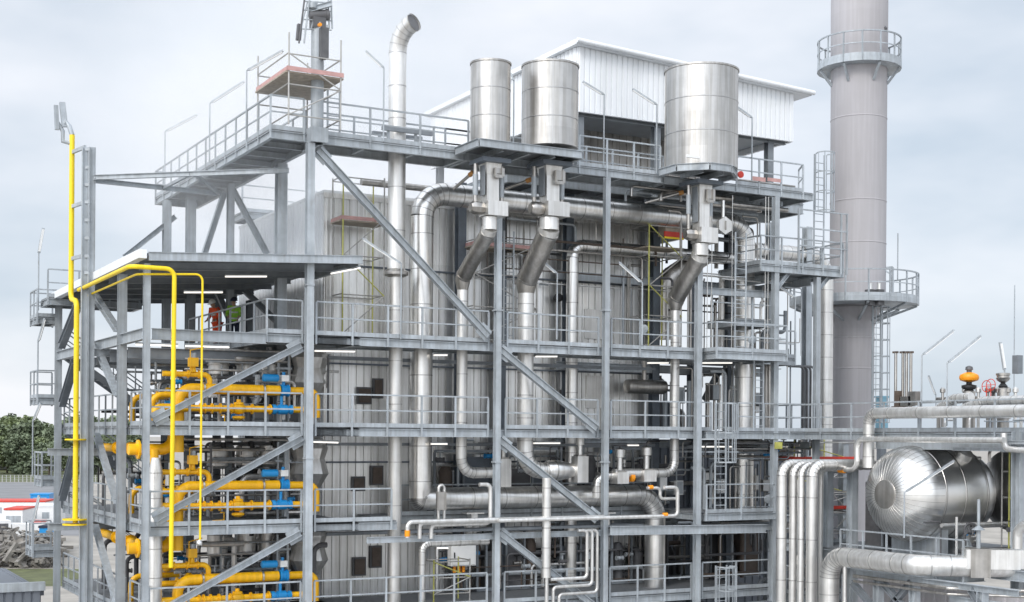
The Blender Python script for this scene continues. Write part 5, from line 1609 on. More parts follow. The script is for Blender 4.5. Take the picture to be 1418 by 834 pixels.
for (a, b, v, lb) in (((312, 381), (369, 381), 2.6, 'right one of the tube lights under the canopy'), ((255, 403), (308, 403), 4.4, 'left one of the tube lights under the canopy'), ((458, 377), (498, 369), .3, 'tube light below the right tip of the canopy'),
        ((257, 477), (317, 479), 1.2, 'tube light under the workers deck, right of the yellow drop pipe'), ((188, 475), (246, 477), 2.4, 'tube light under the workers deck near the left corner'), ((208, 490), (262, 491), 4.6, 'farther tube light under the workers deck'),
        ((436, 484), (491, 485), 1.2, 'tube light under the workers level right of the corner column'), ((601, 490), (619, 490), 1.4, 'short tube light between the two left risers, upper'), ((742, 492), (771, 492), 1.4, 'tube light right of the wide riser, upper'), ((897, 501), (925, 501), 1.4, 'tube light left of the thin right riser, upper'), ((973, 501), (1013, 501), .8, 'tube light under the ladder bay, upper'),
        ((434, 610), (468, 611), 1.2, 'tube light under the middle walkway right of the corner column'), ((597, 613), (619, 613), 1.4, 'short tube light between the two left risers, lower'), ((739, 612), (775, 612), 1.4, 'tube light right of the wide riser, lower'), ((869, 615), (884, 615), 1.6, 'tiny tube light above the boxed valves'), ((970, 617), (1013, 617), .8, 'tube light under the ladder bay, lower'),
        ((992, 730), (1035, 729), -.4, 'brightest tube light under the lower right bay'), ((606, 757), (620, 757), 1.5, 'small tube light left of the wall cabinet')):
    tube_light(lb, P(*a, v=v), P(b[0], b[1], v=v))

# ------------------------------------------------------------------ more equipment behind the walkways
er = thing('dark_backdrop', 'dark ribbed backdrop wall added for the shaded interior behind the lower right bays', 'building', (BE, 6.5, 0))  # dark wall added to stand for the unlit interior of these bays
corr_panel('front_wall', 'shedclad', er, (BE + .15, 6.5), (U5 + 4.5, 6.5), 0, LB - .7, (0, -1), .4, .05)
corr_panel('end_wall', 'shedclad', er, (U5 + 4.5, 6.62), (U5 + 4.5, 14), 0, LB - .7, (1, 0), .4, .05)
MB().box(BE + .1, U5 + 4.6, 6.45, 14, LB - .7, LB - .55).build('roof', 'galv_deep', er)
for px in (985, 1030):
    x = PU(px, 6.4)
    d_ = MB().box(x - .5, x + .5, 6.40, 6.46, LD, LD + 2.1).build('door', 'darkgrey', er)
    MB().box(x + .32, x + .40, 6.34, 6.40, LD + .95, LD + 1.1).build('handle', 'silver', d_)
wbx = thing('shade_wall', 'dark panels added as shade over the burner side wall, behind the gas pipes', 'burner front', (BW - .3, 8, 0))  # dark panels put the shade of the white side wall into colour
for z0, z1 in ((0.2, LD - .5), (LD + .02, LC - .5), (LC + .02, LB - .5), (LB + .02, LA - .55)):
    MB().box(BW - .32, BW - .12, 4.6, 12.4, z0, z1).build('shade_plate', 'darkgrey', wbx)
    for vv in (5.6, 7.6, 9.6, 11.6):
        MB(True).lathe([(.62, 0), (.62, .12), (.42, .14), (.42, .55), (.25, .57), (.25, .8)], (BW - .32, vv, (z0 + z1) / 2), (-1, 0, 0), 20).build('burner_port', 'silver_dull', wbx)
# white burner cans and faceted ducts
nmz = {0: 'topmost', 1: 'middle', 2: 'lowest'}
for li, zl in enumerate((LB, LC, LD)):
    for k, px in enumerate((302, 341, 372)):
        v = 3.4
        q = P(px, 605, v=v)
        z = zl + 1.75 + .03 * k
        t = thing('burner_can', ('left', 'middle', 'right')[k] + ' pale cylindrical burner can above the ' + nmz[li] + ' gas pipes', 'burner', (q.x, v, z))
        MB(True).lathe([(.2, -.1), (.34, 0), (.34, .62), (.22, .68), (.1, .7), (.1, .9)], (q.x, v, z), n=18).build('jacket', 'silver_matte', t)
        MB(True).lathe([(.38, .28), (.38, .34)], (q.x, v, z), n=18).build('clamp_band', 'silver_dull', t)
        MB(True).lathe([(.09, 0), (.09, .22)], (q.x + .1, v - .3, z + .55), n=10).build('igniter', 'black', t)
    # faceted air duct behind the corner column
    v = 2.6
    xa_, xb_ = PU(404, v), PU(452, v)
    xm = (xa_ + xb_) / 2
    t = thing('air_duct', 'faceted pale air duct behind the corner column beside the ' + nmz[li] + ' gas pipes', 'duct', (xm, v, zl))
    w = (xb_ - xa_) / 2
    zs = [(0.1, .55), (1.0, .55), (1.5, 1.0), (2.0, .78), (2.35, .95), (2.6, .8)]
    for (za, wa), (zb2, wb) in zip(zs, zs[1:]):
        vs = []
        for (zz, ww) in ((za, wa), (zb2, wb)):
            for k in range(8):
                a = math.pi / 8 + math.pi * k / 4
                vs.append((xm + math.cos(a) * w * ww * 1.08, v + math.sin(a) * w * ww * 1.08, zl + zz))
        MB().add(vs, [(k, (k + 1) % 8, 8 + (k + 1) % 8, 8 + k) for k in range(8)] + [tuple(range(7, -1, -1)), tuple(range(8, 16))]).build('duct_section', 'silver_matte', t)

def clutter(zone, n, x0, x1, y0, y1, z0, z1, horiz=.5, mats=('silver_dull', 'galv', 'darkgrey', 'silver_matte'), rr=(.018, .06), label=None):
    for i in range(n):
        m = random.choice(mats)
        r = random.uniform(*rr) if random.random() < .8 else rr[1] * 1.5
        y = random.uniform(y0, y1)
        if random.random() < horiz:
            a = random.uniform(x0, x0 + (x1 - x0) * .5); b = random.uniform(a + (x1 - x0) * .25, x1)
            z = random.uniform(z0, z1)
            pts = [(a, y, z), (b, y, z)]
            if random.random() < .7:
                pts.append((b, y, max(z0, min(z1, z + random.choice((-1, 1)) * random.uniform(.4, 1.2)))))
            if random.random() < .4:
                pts.insert(0, (a, y, z0))
        else:
            x = random.uniform(x0, x1)
            pts = [(x, y, z0), (x, y, random.uniform(z0 + (z1 - z0) * .6, z1))]
            if random.random() < .6:
                pts.append((x + random.choice((-1, 1)) * random.uniform(.3, .9), y, pts[1][2]))
        if r < .034:  # thin end of the same random small pipes, filler for the tangle
            thin('conduit', 'thin pipe among the tangle ' + zone, 'conduit', pts, r, m, 'thin pipes ' + zone, Rb=r * 4, n=7)
        else:
            thin('small_pipe', 'small service pipe among the tangle ' + zone, 'pipe', pts, r, m, 'small pipes ' + zone, Rb=r * 3, n=8)
def valves(zone, n, x0, x1, y0, y1, z0, z1):
    for i in range(n):
        x, y, z = random.uniform(x0, x1), random.uniform(y0, y1), random.uniform(z0, z1)
        t = thing('small_valve', 'small hand valve among the tangle ' + zone, 'valve', (x, y, z), 'small valves ' + zone)
        MB(True).lathe([(.09, -.16), (.09, -.12), (.06, -.1), (.09, 0), (.06, .1), (.09, .12), (.09, .16)], (x, y, z), (1, 0, 0), 10).build('body', random.choice(('silver_dull', 'galv', 'blue', 'darkgrey')), t)
        MB(True).lathe([(.03, 0), (.03, .22), (.12, .225), (.12, .25), (.03, .26)], (x, y, z + .05), n=10).build('handwheel', random.choice(('black', 'galv', 'darkgrey', 'darkgrey')), t)
def boxes(zone, n, x0, x1, y, z0, z1):
    for i in range(n):
        x, z = random.uniform(x0, x1), random.uniform(z0, z1)
        w, h = random.uniform(.25, .5), random.uniform(.3, .65)
        t = thing('junction_box', 'small wall-mounted junction box ' + zone, 'junction box', (x, y, z), 'junction boxes ' + zone)
        MB().box(x - w / 2, x + w / 2, y, y + .18, z, z + h).build('body', random.choice(('whitepaint', 'galv', 'silver_dull', 'darkgrey')), t)
        MB().box(x - w / 2 + .03, x + w / 2 - .03, y - .02, y, z + .03, z + h - .03).build('door', random.choice(('whitepaint', 'galv')), t)
dk = ('darkgrey', 'silver_dull', 'galv', 'black', 'brown')
for li, (zl, zn) in enumerate(((LB, LA), (LC, LB), (LD, LC))):
    nm = 'behind the ' + nmz[li] + ' gas pipes'
    clutter(nm, 26, UL + 1.6, BW - .6, 1.6, 4.2, zl + .1, zn - .5)
    clutter(nm, 8, UL + .6, UL + 4.5, 6, 11, zl + .1, zn - .5, mats=dk)
    valves(nm, 9, PU(240, 1.5), BW - .8, 1.5, 3.0, zl + .3, zl + 1.6)
    valves(nm, 5, UL + .8, UL + 3, 3, 8, zl + .5, zl + 1.9)
    boxes(nm, 3, PU(260, 3.0), PU(400, 3.0), 3.2, zl + .5, zl + 1.5)
for (zl, zn, nm, n) in ((LC, LB, 'around the low steam pipe', 34), (LD, LC, 'behind the lowest walkway', 34), (0.1, LD, 'below the lowest walkway', 14)):
    clutter(nm, n, PU(600, 3.3), BE, 2.9, 3.75, zl + .1, zn - .4, mats=dk + ('silver_matte',))
    valves(nm, 14, PU(600, 3.0), BE, 2.6, 3.6, zl + .4, zn - .8)
    boxes(nm, 5, PU(620, 3.0), BE, 3.55, zl + .6, zn - 1.2)
clutter('right of the casing at middle level', 14, PU(900, 3), U4, 2.4, 5, LC + .1, LB - .4, mats=dk, horiz=.3)
clutter('in the lower right bays', 26, PU(900, 3), U5, 1.5, 5.5, LD + .1, LC - .4, mats=dk + ('silver_dull',), horiz=.4)
clutter('in the bottom right bays', 12, PU(900, 3), U5, 1.5, 5.5, 2, LD - .4, mats=dk, horiz=.4)
clutter('right of the casing at workers level', 16, PU(900, 3), U4 + 1, 2.4, 5, LA + .1, LU, mats=dk + ('silver_matte',), horiz=.35, rr=(.02, .08))
clutter('right of the casing between middle and workers level', 12, PU(905, 3), U4, 2.4, 5, LB + .1, LA - .4, mats=dk + ('silver_matte',), horiz=.2)
clutter('below the right end of the top walkway', 12, U3, U5 - .5, 1.5, 4.5, LU + .3, LT - .6, mats=dk, horiz=.7)
clutter('under the silencers behind the steam pipe', 10, PU(600, 3.2), PU(900, 3.2), 2.8, 3.6, LU - .5, LT - .7, mats=dk, horiz=.9)
clutter('on the casing wall between workers level and steam pipe', 9, PU(640, 3.6), BE, 3.3, 3.75, LA + .1, LU + .4, mats=('silver_dull', 'silver_matte', 'galv'), horiz=.3)
clutter('below the rack deck above the drum', 10, UQ, UQ + 3, -9, -4.6, LBr - 1.0, LBr - .55, mats=('silver_dull', 'galv', 'silver_matte'), horiz=.8)
valves('below the bridge walkway', 8, U4, U5, -.5, 1.5, LB - .9, LB - .5)
# four dark bent pipes beside the ladder next to the chimney
for i, px in enumerate((1112, 1117, 1122, 1127)):
    v = 3.6 + .2 * i
    x = PU(px, v)
    thin('small_pipe', 'dark bent riser among the four left of the pale insulated pipe', 'pipe', [(x, v, LB - 1), (x, v, PZ(px, 508, v=v)), (x - .9, v, PZ(px, 508, v=v))], .05, 'darkgrey', 'dark bent risers', Rb=.2)
# cable trays under the decks
for (zl, nm) in ((LA, 'workers-level'), (LB, 'middle'), (LC, 'lower')):
    z = zl - .62
    t = thing('cable_tray', 'long dark cable tray under the ' + nm + ' walkway', 'cable tray', (PU(600, 2.5), 2.5, z))
    xa_, xb_ = PU(450, 2.5), U3 - .3
    for vv in (2.3, 2.75):
        MB().box(xa_, xb_, vv - .015, vv + .015, z, z + .1).build('side_rail', 'galv_deep', t)
    k = int((xb_ - xa_) / .6)
    for i in range(k):
        x = xa_ + .3 + i * .6
        MB().box(x - .02, x + .02, 2.32, 2.73, z + .01, z + .03).build('rung', 'galv_deep', t)
    for vv in (2.42, 2.52, 2.62):
        MB(True).sweep([(xa_, vv, z + .065), (xb_, vv, z + .065)], .03, 6).build('cable', 'black', t)
# faded red boards on the top right railing
for i, (a, b) in enumerate((((1041, 244), (1060, 252)), ((1063, 246), (1081, 253)))):
    pa, pb = P(*a, v=-.05), P(*b, v=-.05)
    tag(MB().box(pa.x, pb.x, -.06, -.03, pb.z, pa.z).build('warning_board', 'redfade'), ('left' if i == 0 else 'right') + ' faded red board tied to the top railing right of the large silencer', 'board')
q = P(1025, 242, v=-.15)
tag(MB(True).lathe([(.13, 0), (.13, .06), (.05, .08)], q, (0, -1, 0), 14).build('life_ring', 'red'), 'small round red sign beside the foot of the large silencer', 'sign')
q = P(1078, 617, v=-.4)
tag(MB().cbox(q, .3, .1, .26).build('warning_plate', 'scaffyellow'), 'small yellow plate under the middle walkway at the right', 'sign')
# basket on the coloured scaffold
q = P(931, 322, v=2.0)
t = thing('work_basket', 'small basket with red and yellow edge on the coloured scaffold', 'basket', tuple(q - Vector((0, 0, .4))))
MB().cbox(q + Vector((0, .2, .1)), .7, .5, .5).build('bin', 'scaffboard', t)
MB().cbox(q + Vector((0, -.10, -.1)), .9, .05, .2).build('red_board', 'red', t)
MB().cbox(q + Vector((0, -.11, -.24)), .9, .05, .07).build('yellow_edge', 'lemon', t)
# second vessel behind the drum
d2 = thing('pressure_drum', 'dull dark second drum behind the shiny one at the right edge', 'tank', (UQ + 6.2, VR + 1.2, rim.z - 1.6))
MB(True).lathe([(.1, -.6), (1.0, -.4), (1.5, .1), (1.5, 7.0), (1.0, 7.5), (.1, 7.7)], (UQ + 4.4, VR - .6, rim.z + .1), (1, 0, 0), 40).build('shell', 'silver_dull', d2)
for x in (7.2, 11.2):
    MB().box(UQ + x - .15, UQ + x + .15, VR - 1.6, VR + .4, 0, rim.z - 1.15).build('saddle', 'galv', d2)

# ------------------------------------------------------------------ workers
def skin_mesh(name, joints, edges, root, sub=2):
    me = bpy.data.meshes.new(name)
    me.from_pydata([j[0] for j in joints], edges, [])
    o = bpy.data.objects.new(name, me)
    COL.objects.link(o)
    o.modifiers.new('s', 'SKIN')
    for i, j in enumerate(joints):
        r = j[1]
        me.skin_vertices[0].data[i].radius = r if isinstance(r, tuple) else (r, r)
        me.skin_vertices[0].data[i].use_root = (i == root)
    m = o.modifiers.new('d', 'SUBSURF')
    m.levels = m.render_levels = sub
    dg = bpy.context.evaluated_depsgraph_get()
    dg.update()
    out_me = bpy.data.meshes.new_from_object(o.evaluated_get(dg))
    bpy.data.objects.remove(o)
    out_me.polygons.foreach_set('use_smooth', [True] * len(out_me.polygons))
    return out_me
def person(label, loc, head_dir, lean, suit, legs_m, helmet, seed=0):
    """standing figure, forearms forward on a railing; local frame faces -Y, then turned"""
    t = thing('person', label, 'person', loc)
    ln = lean
    def L_(x, y, z):                     # bend the upper body forward about the hip
        if z > .95:
            h = z - .95
            y2 = y * math.cos(ln) - h * math.sin(ln); h2 = h * math.cos(ln) + y * math.sin(ln)
            y, z = y2, .95 + h2
        c, s2 = math.cos(head_dir), math.sin(head_dir)
        return (x * c - y * s2, x * s2 + y * c, z)
    J, E = [], []
    def add(p, r, link=None):
        J.append((L_(*p), r)); i = len(J) - 1
        if link is not None: E.append((link, i))
        return i
    pel = add((0, 0, .95), (.15, .11)); ab = add((0, 0, 1.12), (.135, .10), pel); chs = add((0, .01, 1.32), (.165, .11), ab)
    nk = add((0, .01, 1.49), (.055, .055), chs); hd = add((0, -.02, 1.60), (.075, .09), nk); add((0, -.01, 1.71), (.07, .085), hd)
    for sgn in (-1, 1):
        sh = add((sgn * .19, .01, 1.42), .062, chs); eb = add((sgn * .24, -.06, 1.15), .047, sh); wr = add((sgn * .19, -.30, 1.10), .032, eb)
        pm = add((sgn * .185, -.38, 1.09), (.04, .02), wr)
        for k, (dx, ln_) in enumerate(((-.030, .07), (-.010, .085), (.010, .08), (.029, .062))):
            f1 = add((sgn * .185 + dx, -.38 - ln_ * .55, 1.085), .0095, pm); add((sgn * .185 + dx, -.38 - ln_ * .8, 1.055), .008, f1)
        th1 = add((sgn * .185 - sgn * .05, -.36, 1.08), .010, wr); add((sgn * .185 - sgn * .055, -.40, 1.065), .009, th1)
        hp = add((sgn * .10, 0, .88), .095, pel); kn = add((sgn * .11, -.02, .48), .062, hp); an = add((sgn * .11, .02, .09), .042, kn); add((sgn * .12, -.13, .045), (.04, .03), an)
    me = skin_mesh('body', J, E, 0)
    me.materials.append(M['skin'])
    b = bpy.data.objects.new('body', me); COL.objects.link(b); b.parent = t
    def cloth(nm, chain_sets, material, sub=2):
        J2, E2 = [], []
        for ch_ in chain_sets:
            prev = None
            for (p, r) in ch_:
                J2.append((L_(*p), r)); i = len(J2) - 1
                if prev is not None: E2.append((prev, i))
                prev = i
        return J2, E2
    # jacket: torso with both sleeves in one surface
    J2 = [((0, 0, .86), (.175, .135)), ((0, 0, 1.1), (.165, .125)), ((0, .01, 1.32), (.19, .135)), ((0, .01, 1.45), (.10, .09))]
    E2 = [(0, 1), (1, 2), (2, 3)]
    for sgn in (-1, 1):
        b0 = len(J2)
        J2 += [((sgn * .19, .01, 1.42), .085), ((sgn * .25, -.06, 1.15), .066), ((sgn * .195, -.28, 1.105), .05)]
        E2 += [(2, b0), (b0, b0 + 1), (b0 + 1, b0 + 2)]
    me = skin_mesh('jacket', [(L_(*p), r) for p, r in J2], E2, 1)
    me.materials.append(M[suit])
    jk = bpy.data.objects.new('jacket', me); COL.objects.link(jk); jk.parent = t
    J2 = [((0, 0, .93), (.165, .125))]; E2 = []
    for sgn in (-1, 1):
        b0 = len(J2)
        J2 += [((sgn * .10, 0, .84), .115), ((sgn * .11, -.02, .48), .085), ((sgn * .11, .02, .12), .07)]
        E2 += [(0, b0), (b0, b0 + 1), (b0 + 1, b0 + 2)]
    me = skin_mesh('trousers', [(L_(*p), r) for p, r in J2], E2, 0)
    me.materials.append(M[legs_m])
    tr = bpy.data.objects.new('trousers', me); COL.objects.link(tr); tr.parent = t
    org = Vector(loc)
    W_ = lambda *p: org + Vector(L_(*p))
    for sgn in (-1, 1):
        MB(True).sweep([W_(sgn * .11, .07, .06), W_(sgn * .115, -.06, .06), W_(sgn * .12, -.18, .045)], [.055, .06, .035], 10).build('boot', 'black', t)
    up = (W_(0, 0, 1.75) - W_(0, 0, 1.6)).normalized()
    hl = MB(True).lathe([(.115, 0), (.135, .005), (.13, .03), (.125, .06), (.10, .11), (.05, .14), (.01, .148)], W_(0, -.01, 1.655), up, 18).build('helmet', helmet, t)
    MB().bar(W_(0, -.10, 1.665), W_(0, -.19, 1.655), .17, .012).build('peak', helmet, hl)
    for z in (1.0, 1.22):
        MB(True).lathe([(.176, 0), (.178, .055)], W_(0, 0, z), up, 20, cap=False).build('reflective_band', 'reflective', jk)
    for sgn in (-1, 1):
        MB().bar(W_(sgn * .09, .137, 1.02), W_(sgn * .09, .15, 1.42), .045, .012, up=W_(0, 1, 1) - W_(0, 0, 1)).build('reflective_band', 'reflective', jk)
    # face
    for sgn in (-1, 1):
        MB(True).ball(W_(sgn * .032, -.105, 1.62), .011, 8, 6).build('eye', 'black', b)
        MB(True).ball(W_(sgn * .088, .0, 1.60), .022, 8, 6).build('ear', 'skin', b)
    MB(True).sweep([W_(0, -.10, 1.615), W_(0, -.128, 1.585)], [.01, .016], 8).build('nose', 'skin', b)
    MB().bar(W_(-.025, -.103, 1.55), W_(.025, -.103, 1.55), .008, .012).build('mouth', 'redfade', b)
    return t
q = P(301, 450, v=8.0)
person('worker in orange overalls with reflective bands and pale helmet leaning over the railing', (q.x, 8.0, LA), R(-60), .38, 'hivis_orange', 'hivis_orange', 'whitepaint')
q = P(324, 450, v=7.2)
person('worker in a green vest and dark trousers standing beside the orange one', (q.x, 7.2, LA), R(-20), .12, 'hivis_green', 'navy', 'navy')

# ------------------------------------------------------------------ yard, trees and far things on the left
def leaf_crown(parent, c, rx, rz, n, material, seed, size):
    rnd = random.Random(seed)
    vs, fs = [], []
    cl = []
    for i in range(16):
        a, b = rnd.uniform(0, 2 * math.pi), rnd.uniform(-.9, 1)
        k = rnd.uniform(.35, .8)
        cl.append((Vector((math.cos(a) * rx * k * math.sqrt(1 - b * b * .7), math.sin(a) * rx * k * math.sqrt(1 - b * b * .7), b * rz * .72)), rnd.uniform(.28, .5)))
    for i in range(n):
        cc, k = rnd.choice(cl)
        d = Vector((rnd.gauss(0, 1), rnd.gauss(0, 1), rnd.gauss(0, 1))).normalized() * (rnd.random() ** .4)
        p = cc + Vector((d.x * rx * k, d.y * rx * k, d.z * rz * k)) + Vector(c)
        nrm = Vector((rnd.gauss(0, 1), rnd.gauss(0, 1), rnd.gauss(0, 1) + .6)).normalized()
        a = nrm.orthogonal().normalized(); b = nrm.cross(a)
        s = size * rnd.uniform(.5, 1.2)
        k0 = len(vs)
        vs += [p + a * s, p + b * s * .8, p - a * s, p - b * s * .8]
        fs.append((k0, k0 + 1, k0 + 2, k0 + 3))
    return MB().add(vs, fs).build('crown', material, parent)
def tree(label, x, y, h, rx, material, seed, n=2600):
    t = thing('tree', label, 'tree', (x, y, 0), 'trees beyond the yard')
    MB(True).sweep([(x, y, 0), (x + .2, y, h * .3), (x - .1, y + .1, h * .7)], [h * .025, h * .018, h * .006], 8).build('trunk', 'bark', t)
    leaf_crown(t, (x, y, h * .56), rx, h * .46, n, material, seed, h * .038)
    return t
rnd = random.Random(4)
protos = []
TL = ['broad dark green tree in the row beyond the yard', 'paler green tree in the row beyond the yard', 'tall dark tree with uneven top in the row beyond the yard']
k = 0
for row, (dd_, px0, px1, stp) in enumerate(((445, -70, 175, 13), (400, -60, 170, 17))):
    px = px0
    while px < px1:
        q = P(px, 640, d=dd_ + rnd.uniform(-12, 12))
        h = rnd.uniform(14.5, 18.5) if row == 0 else rnd.uniform(8.5, 12.5)
        kind = k % 3
        if k < 3:
            t = tree(TL[kind], q.x, q.y, 18, 6.2 + kind, ('leaf', 'leafpale', 'leaf')[kind], k)
            protos.append(t)
            t.scale = (1, 1, h / 18)
        else:
            c = copy_tree(protos[kind])
            c.location = (q.x, q.y, 0)
            s_ = h / 18 * rnd.uniform(.95, 1.1)
            c.scale = (s_ * rnd.uniform(.95, 1.3), s_ * rnd.uniform(.9, 1.2), h / 18)
            c.rotation_euler.z = rnd.uniform(0, 6.28)
        k += 1
        px += stp * rnd.uniform(.7, 1.3)
# bushes
for i, px in enumerate((36, 120)):
    q = gp(px, 657)
    t = thing('bush', ('round green bush at the far field edge left of the landings', 'round green bush at the far field edge seen through the burner bay')[i], 'bush', (q.x, q.y, 0))
    leaf_crown(t, (q.x, q.y, 1.6), 4.2, 2.2, 1500, 'leaf', 90 + i, .6)
# far white shed and chimney stub
q = gp(10, 650)
t = thing('shed', 'low pale building with a short flue in front of the trees', 'building', (q.x, q.y, 0))
MB().box(q.x - 16, q.x + 8, q.y, q.y + 8, 0, 4.2).build('wall', 'concrete', t)
MB().box(q.x - 16.4, q.x + 8.4, q.y - .4, q.y + 8.4, 4.2, 4.8).build('roof', 'whiteclad', t)
MB(True).lathe([(.8, 4.8), (.8, 9.5), (1.1, 9.6), (1.1, 10.2)], (q.x, q.y + 3, 0), n=14).build('flue', 'galv', t)
q = gp(70, 652)
t = thing('shed', 'long pale flat-roofed building behind the small landings', 'building', (q.x, q.y, 0))
MB().box(q.x - 8, q.x + 26, q.y, q.y + 9, 0, 6).build('wall', 'whiteclad', t)
MB().box(q.x - 8.3, q.x + 26.3, q.y - .3, q.y + 9.3, 6, 6.5).build('roof', 'galv_deep', t)
# containers in the yard
def container(label, px0, px1, pyb, wall, roof, depth=6.0, h=2.6, name='site_container'):
    a, b = gp(px0, pyb), gp(px1, pyb)
    rt = (b - a).normalized(); bk = Vector((-rt.y, rt.x, 0))
    t = thing(name, label, 'container', tuple((a + b) / 2), 'containers in the yard')
    def slab_(o0, o1, d0, d1, z0, z1):
        A = a + rt * o0 + bk * d0; B = b + rt * o1 + bk * d0; C = b + rt * o1 + bk * d1; D = a + rt * o0 + bk * d1
        return MB().add([(p.x, p.y, z0) for p in (A, B, C, D)] + [(p.x, p.y, z1) for p in (A, B, C, D)],
                        [(0, 3, 2, 1), (4, 5, 6, 7), (0, 1, 5, 4), (1, 2, 6, 5), (2, 3, 7, 6), (3, 0, 4, 7)])
    slab_(0, 0, 0, depth, .15, h).build('wall', wall, t)
    slab_(-.08, .08, -.08, depth + .08, h, h + .22).build('roof', roof, t)
    slab_(.1, -.1, .1, depth - .1, 0, .15).build('skid', 'darkgrey', t)
    w = (b - a).length
    for k in range(2):
        o = w * (.3 + .4 * k)
        slab_(o - .45, o + .45 - w, -.03, .02, 1.1, 1.9).build('window', 'galv', t)
    return t
container('nearer white site container with red roof edge in the yard', 6, 31, 736, 'whitepaint', 'red')
container('long white container with red roof behind the nearer one', -30, 62, 722, 'whitepaint', 'red')
container('white container right of the nearer one, half behind the landing', 33, 76, 730, 'whitepaint', 'whiteclad')
container('small red container below the white ones', 40, 56, 745, 'red', 'red', 2.5, 1.7)
container('blue skip container on the yard behind the white ones', 42, 68, 706, 'blue', 'blue', 4, 2.3)
container('dark blue skip beside the rubble heap', 54, 74, 764, 'blue', 'navy', 3, 2.4)
# white van-like truck beside the rubble
a = gp(46, 752)
t = thing('tipper_truck', 'white truck partly hidden by the lamp and landing in the yard', 'truck', (a.x, a.y, 0))
MB().box(a.x - 2.2, a.x + 2.4, a.y, a.y + 2.2, .9, 2.1).build('body', 'whitepaint', t)
cb = MB().box(a.x - 4.0, a.x - 2.3, a.y, a.y + 2.2, .6, 2.5).build('cab', 'whitepaint', t)
MB().box(a.x - 3.8, a.x - 2.6, a.y - .02, a.y + .01, 1.5, 2.2).build('window', 'darkgrey', cb)
for x in (-3.2, .6, 1.7):
    MB(True).lathe([(.2, 0), (.5, .02), (.5, .28), (.2, .3)], (a.x + x, a.y - .05, .5), (0, 1, 0), 16).build('wheel', 'black', t)
# rubble heap: countless lumps
rnd = random.Random(11)
m = MB()
for i in range(1000):
    q = gp(rnd.uniform(-20, 82), rnd.uniform(756, 787))
    f = 1 - abs(q.x - gp(35, 770).x) / 26
    s = rnd.uniform(.15, .75) if i % 9 else rnd.uniform(.7, 1.5)
    z = max(0, rnd.uniform(0, 1.7) * max(.2, f))
    d = Vector((rnd.gauss(0, 1), rnd.gauss(0, 1), rnd.gauss(0, .4))).normalized()
    p = Vector((q.x, q.y, z + s * .2))
    m.bar(p - d * s, p + d * s * rnd.uniform(.5, 1.4), min(.5, s * rnd.uniform(.2, .7)), min(.35, s * rnd.uniform(.1, .45)))
o = m.build('rubble', 'rubblem')
tag(o, 'heap of broken grey and brown rubble at the left edge', 'rubble', None, 'stuff')
# dark ribbed shed at the lower left corner
sc_ = P(56, 806, d=48)
sh = thing('clad_shed', 'dark grey ribbed shed roof edge in the bottom left corner', 'building', (sc_.x - 4, sc_.y, 0))
corr_panel('front_wall', 'shedclad', sh, (sc_.x - 14, sc_.y), (sc_.x, sc_.y), 0, sc_.z - .3, (0, -1), .3, .05)
corr_panel('end_wall', 'shedclad', sh, (sc_.x, sc_.y + .12), (sc_.x, sc_.y + 9), 0, sc_.z - .3, (1, 0), .3, .05)
MB().box(sc_.x - 14.2, sc_.x + .15, sc_.y - .12, sc_.y + .15, sc_.z - .3, sc_.z).build('parapet', 'galv', sh)
MB().box(sc_.x - 14.2, sc_.x + .15, sc_.y + .15, sc_.y + 9, sc_.z - .5, sc_.z - .32).build('roof', 'shedclad', sh)
# fence line in the field
q0 = gp(-60, 668); q1 = gp(160, 668)
fn = thing('fence', 'low pale wire fence along the far field edge', 'fence', (q0.x, q0.y, 0))
for k in range(40):
    q = q0 + (q1 - q0) * k / 39
    MB().box(q.x - .08, q.x + .08, q.y - .08, q.y + .08, 0, 1.8).build('post', 'concrete', fn)
for z in (.6, 1.2, 1.75):
    MB().bar(q0 + Vector((0, 0, z)), q1 + Vector((0, 0, z)), .04, .05).build('wire', 'galv', fn)

# ------------------------------------------------------------------ dark blocks added in place of the shade in the lower bays
def filler_block(label, x0, x1, y0, y1, z0, z1, m='darkgrey', grp=None):
    t = thing('dark_filler', label, 'filler_block', ((x0 + x1) / 2, (y0 + y1) / 2, z0), grp)
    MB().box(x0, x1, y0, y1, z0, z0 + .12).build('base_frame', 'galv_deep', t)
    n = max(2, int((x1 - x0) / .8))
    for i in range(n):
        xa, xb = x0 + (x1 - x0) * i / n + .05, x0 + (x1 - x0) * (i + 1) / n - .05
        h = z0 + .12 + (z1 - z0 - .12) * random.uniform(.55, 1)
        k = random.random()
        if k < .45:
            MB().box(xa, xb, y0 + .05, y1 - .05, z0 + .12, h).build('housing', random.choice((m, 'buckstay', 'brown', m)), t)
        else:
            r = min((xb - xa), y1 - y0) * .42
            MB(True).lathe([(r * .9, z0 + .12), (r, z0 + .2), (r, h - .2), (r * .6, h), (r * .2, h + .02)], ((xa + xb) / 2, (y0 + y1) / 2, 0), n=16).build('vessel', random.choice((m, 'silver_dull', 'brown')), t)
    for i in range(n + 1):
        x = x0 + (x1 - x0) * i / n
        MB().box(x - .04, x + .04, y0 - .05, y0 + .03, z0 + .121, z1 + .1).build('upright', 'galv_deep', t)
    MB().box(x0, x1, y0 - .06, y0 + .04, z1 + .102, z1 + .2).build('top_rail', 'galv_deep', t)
    return t
